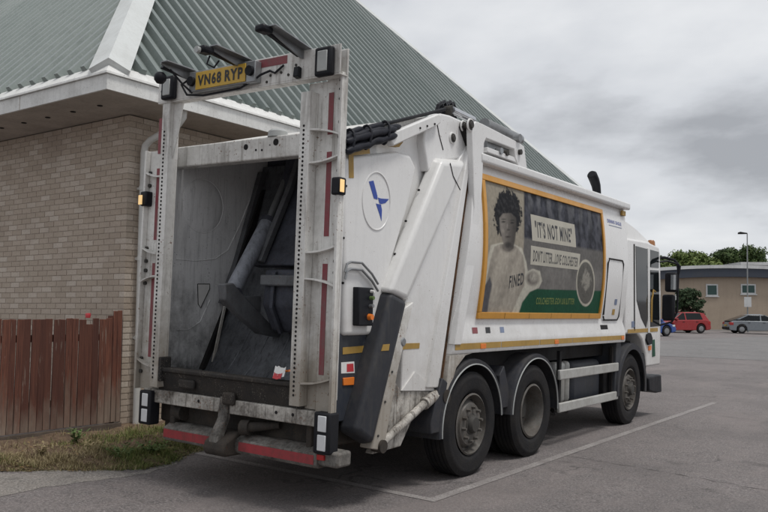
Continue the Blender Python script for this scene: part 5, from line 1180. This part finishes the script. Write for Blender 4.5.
# ---- parked cars
def car(name, label, loc, rz, paintm, L_, W_, H_c, style, grp=None):
    root = empty(name, loc, rz); tag(root, label, 'car')
    h = W_/2; wb0, wb1 = -L_*.30, L_*.31; r = .32
    low = [(-L_/2, .35), (-L_/2+.02, .62), (-L_*.47, .86 if style != 'hatch' else .92), (-L_*.36, .95), (L_*.18, .92), (L_*.36, .80), (L_*.47, .66), (L_/2, .50), (L_/2-.02, .28)]
    def archpts(c0): return [(c0+(r+.06)*math.cos(R(a)), .32+(r+.06)*math.sin(R(a))) for a in range(0, 181, 20)]
    bottom = [(wb1+r+.06, .20)] + archpts(wb1) + [(wb1-r-.06, .20), (wb0+r+.06, .20)] + archpts(wb0) + [(wb0-r-.06, .20), (-L_*.48, .24)]
    MB().prism(low+bottom, -h, h, 'Y').build('body', M[paintm], root, bevel=.05, seg=3)
    if style == 'hatch': bot = [(-L_*.46, .90), (L_*.27, .88)]; tp = [(-L_*.38, H_c), (L_*.06, H_c)]
    else: bot = [(-L_*.475, .93), (L_*.28, .88)]; tp = [(-L_*.20, H_c), (L_*.07, H_c)]
    gl = MB(); ins = .20
    gl.add([(bot[0][0], -h+.04, bot[0][1]), (bot[1][0], -h+.04, bot[1][1]), (bot[1][0], h-.04, bot[1][1]), (bot[0][0], h-.04, bot[0][1]), (tp[0][0], -h+ins, tp[0][1]-.03), (tp[1][0], -h+ins, tp[1][1]-.03), (tp[1][0], h-ins, tp[1][1]-.03), (tp[0][0], h-ins, tp[0][1]-.03)], [(0,1,2,3),(4,5,6,7),(0,1,5,4),(1,2,6,5),(2,3,7,6),(3,0,4,7)])
    cabn = gl.build('window_band', M['glass'], root, bevel=.04)
    rf = MB(); mid = (tp[0][0]+tp[1][0])/2
    rf.add([(tp[0][0]-.06, -h+ins-.01, tp[0][1]-.05), (tp[1][0]+.06, -h+ins-.01, tp[1][1]-.05), (tp[1][0]+.06, h-ins+.01, tp[1][1]-.05), (tp[0][0]-.06, h-ins+.01, tp[0][1]-.05), (mid-.3, -h+ins+.1, H_c+.03), (mid+.3, -h+ins+.1, H_c+.03), (mid+.3, h-ins-.1, H_c+.03), (mid-.3, h-ins-.1, H_c+.03)], [(0,1,2,3),(4,5,6,7),(0,1,5,4),(1,2,6,5),(2,3,7,6),(3,0,4,7)])
    rf.build('roof', M[paintm], root, bevel=.03)
    for s in (-1, 1):
        def pil(xb0, xb1, xt0, xt1): 
            mb = MB(); o_ = .012
            mb.add([(xb0, s*(h-.04+o_), .88), (xb1, s*(h-.04+o_), .88), (xt1, s*(h-ins+o_), H_c-.04), (xt0, s*(h-ins+o_), H_c-.04), (xb0, s*(h-.08), .88), (xb1, s*(h-.08), .88), (xt1, s*(h-ins-.03), H_c-.04), (xt0, s*(h-ins-.03), H_c-.04)], [(0,1,2,3),(7,6,5,4),(0,1,5,4),(1,2,6,5),(2,3,7,6),(3,0,4,7)]); mb.build('pillar', M[paintm], root)
        pil(bot[0][0]-.02, bot[0][0]+(.45 if style == 'hatch' else .30), tp[0][0]-.02, tp[0][0]+(.30 if style == 'hatch' else .12)); pil(-.05, .04, -.03, .05); pil(bot[1][0]-.07, bot[1][0]+.01, tp[1][0]-.05, tp[1][0]+.03)
        for c0 in (wb0, wb1):
            wl = MB().lathe([(.20, -.02), (.19, .015), (.06, .03), (.0, .03)], (c0, s*(h-.03), .32), 20, 'Y', False) if s > 0 else MB().lathe([(.20, .02), (.19, -.015), (.06, -.03), (.0, -.03)], (c0, s*(h-.03), .32), 20, 'Y', False)
            wo_ = wl.build('wheel', M['steel'], root, smooth=True)
            MB().lathe([(.20, -.10), (.30, -.10), (.32, -.07), (.32, .07), (.30, .10), (.20, .10)], (c0, s*(h-.11), .32), 24, 'Y').build('tyre', M['tyre'], wo_, smooth=True)
        MB().box(-L_*.49, -L_*.43, s*(h-.30), s*(h+.006), .62, .84).build('tail_lamp', M['redlens'], root, bevel=.02)
        MB().box(L_*.42, L_*.475, s*(h-.35), s*(h+.006), .58, .70).build('headlight', M['lens'], root, bevel=.02)
        MB().box(L_*.17, L_*.21, s*(h+.02)-.08, s*(h+.02)+.08, .93, 1.05).build('door_mirror', M[paintm], root, bevel=.02)
        for xx in (-.95, .12): MB().box(xx, xx+.18, s*(h+.004)-.012, s*(h+.004)+.012, .78, .81).build('door_handle', M['chassis'], root)
    MB().box(-L_/2-.03, -L_/2-.005, -.26, .26, .55, .66).build('number_plate', M['plate'], root)
    MB().box(-L_/2-.02, -L_*.44, -h+.05, h-.05, .30, .48).build('rear_bumper', M['chassis'], root, bevel=.03)
    MB().box(L_*.45, L_/2+.01, -h+.08, h-.08, .26, .42).build('front_bumper', M['chassis'], root, bevel=.03)
    return root
M['carred'] = paint('car_red', (.30, .025, .028), .22, amt=.1, thr=.6)
M['cargrey'] = paint('car_grey', (.19, .21, .23), .22, amt=.1, thr=.6)
M['carblue'] = paint('car_blue', (.04, .09, .30), .22, amt=.1, thr=.6)
M['carwhite'] = paint('car_white', (.6, .61, .63), .25, amt=.1, thr=.6)
q = ground_px(690, 333.0); rr = ground_px(679.5, 332.5)
car('parked_car', 'red hatchback parked beyond the truck mirror', (q.x-RIGHT.x*.75, q.y-RIGHT.y*.75, gz(q.x)), YAW+math.pi+R(14), 'carred', 4.0, 1.7, 1.46, 'hatch')
q = ground_px(737, 333.5)
car('parked_car', 'dark grey saloon parked beneath the lamp post', (q.x+RIGHT.x*1.35, q.y+RIGHT.y*1.35+.8, gz(q.x)), YAW+R(-6), 'cargrey', 4.6, 1.8, 1.42, 'saloon')
q = ground_px(664, 336.5)
car('parked_car', 'blue car mostly hidden behind the truck cab and mirror', (q.x-RIGHT.x*1.55, q.y-RIGHT.y*1.55+.6, gz(q.x)), YAW+R(25), 'carblue', 4.0, 1.7, 1.45, 'hatch')
# ---- trees and shrub
M['bark'] = plain('bark', (.07, .055, .04), .9, var=.3)
M['leafA'] = leaf_mat('leaves_pale', (.085, .13, .035), (.12, .165, .045), (.17, .20, .065))
M['leafB'] = leaf_mat('leaves_dark', (.038, .068, .022), (.06, .095, .03), (.09, .125, .042))
M['leafC'] = leaf_mat('leaves_shrub', (.025, .05, .025), (.045, .075, .035), (.08, .11, .055))
def tree(px, py_base, dist, w_, top_py, mat, label, nclump, seed, low=.25, leaf=.21, name='tree', cat='tree'):
    rnd = random.Random(seed)
    b_ = depth_px(px, py_base, dist); b_.z = gz(b_.x); t_ = depth_px(px, top_py, dist); H = t_.z-b_.z
    root = empty(name, b_); tag(root, label, cat)
    tr = MB(); tr.tube([(0, 0, -.2), (.1, .05, H*.3), (.0, .1, H*.6), (.1, 0, H*.85)], [H*.035, H*.028, H*.016, H*.004], 8)
    cl = []
    for k in range(nclump):
        a = rnd.uniform(0, 6.28); zz = rnd.uniform(low, 1.0); 
        rad = w_*math.sqrt(max(.03, 1-((zz-.58)/.5)**2))*math.sqrt(rnd.uniform(.05, 1)); c0 = Vector((rad*math.cos(a), rad*math.sin(a)*.8, H*zz*.95))
        cl.append((c0, rnd.uniform(.35, .75)*w_*.34))
        if k % 3 == 0: tr.tube([(0, .03, H*min(.7, zz*.55)), c0*.55+Vector((0, 0, H*zz*.25)), c0], [H*.012, H*.008, H*.002], 5)
    lf = MB()
    for c0, r_ in cl:
        for j in range(int(110+150*r_)):
            d_ = Vector((rnd.gauss(0, 1), rnd.gauss(0, 1), rnd.gauss(0, 1))).normalized(); pos = c0+d_*r_*rnd.uniform(.35, 1.05)*1.0; pos.z = c0.z+(pos.z-c0.z)*.75
            u = Vector((rnd.gauss(0, 1), rnd.gauss(0, 1), rnd.gauss(0, .6))).normalized(); v = u.cross(d_+Vector((.01, .02, .5))).normalized(); s_ = leaf*rnd.uniform(.5, 1.1)
            lf.add([pos-u*s_, pos+v*s_*.5, pos+u*s_, pos-v*s_*.5], [(0, 1, 2, 3)])
    lf.build('crown', M[mat], root); tr.build('trunk', M['bark'], root, smooth=True)
tree(655, 328, 88, 3.6, 256, 'leafA', 'pale green tree just right of the cab roof behind the far hall', 70, 1)
tree(676, 328, 92, 3.6, 253, 'leafB', 'dark leafy tree half hidden between two paler trees', 70, 8)
tree(697, 328, 86, 3.4, 249.5, 'leafA', 'pale green broad tree in the middle of the treeline', 80, 2)
tree(740, 328, 96, 4.0, 245.5, 'leafB', 'large dark green domed tree behind the lamp post', 110, 3)
tree(722, 328, 99, 3.2, 251, 'leafB', 'lower dark tree joining the domed tree on its left', 70, 5)
tree(688, 331, 62, 1.15, 287, 'leafC', 'grey-green shrub against the far wall behind the red car', 200, 4, .05, .10, 'shrub', 'shrub')
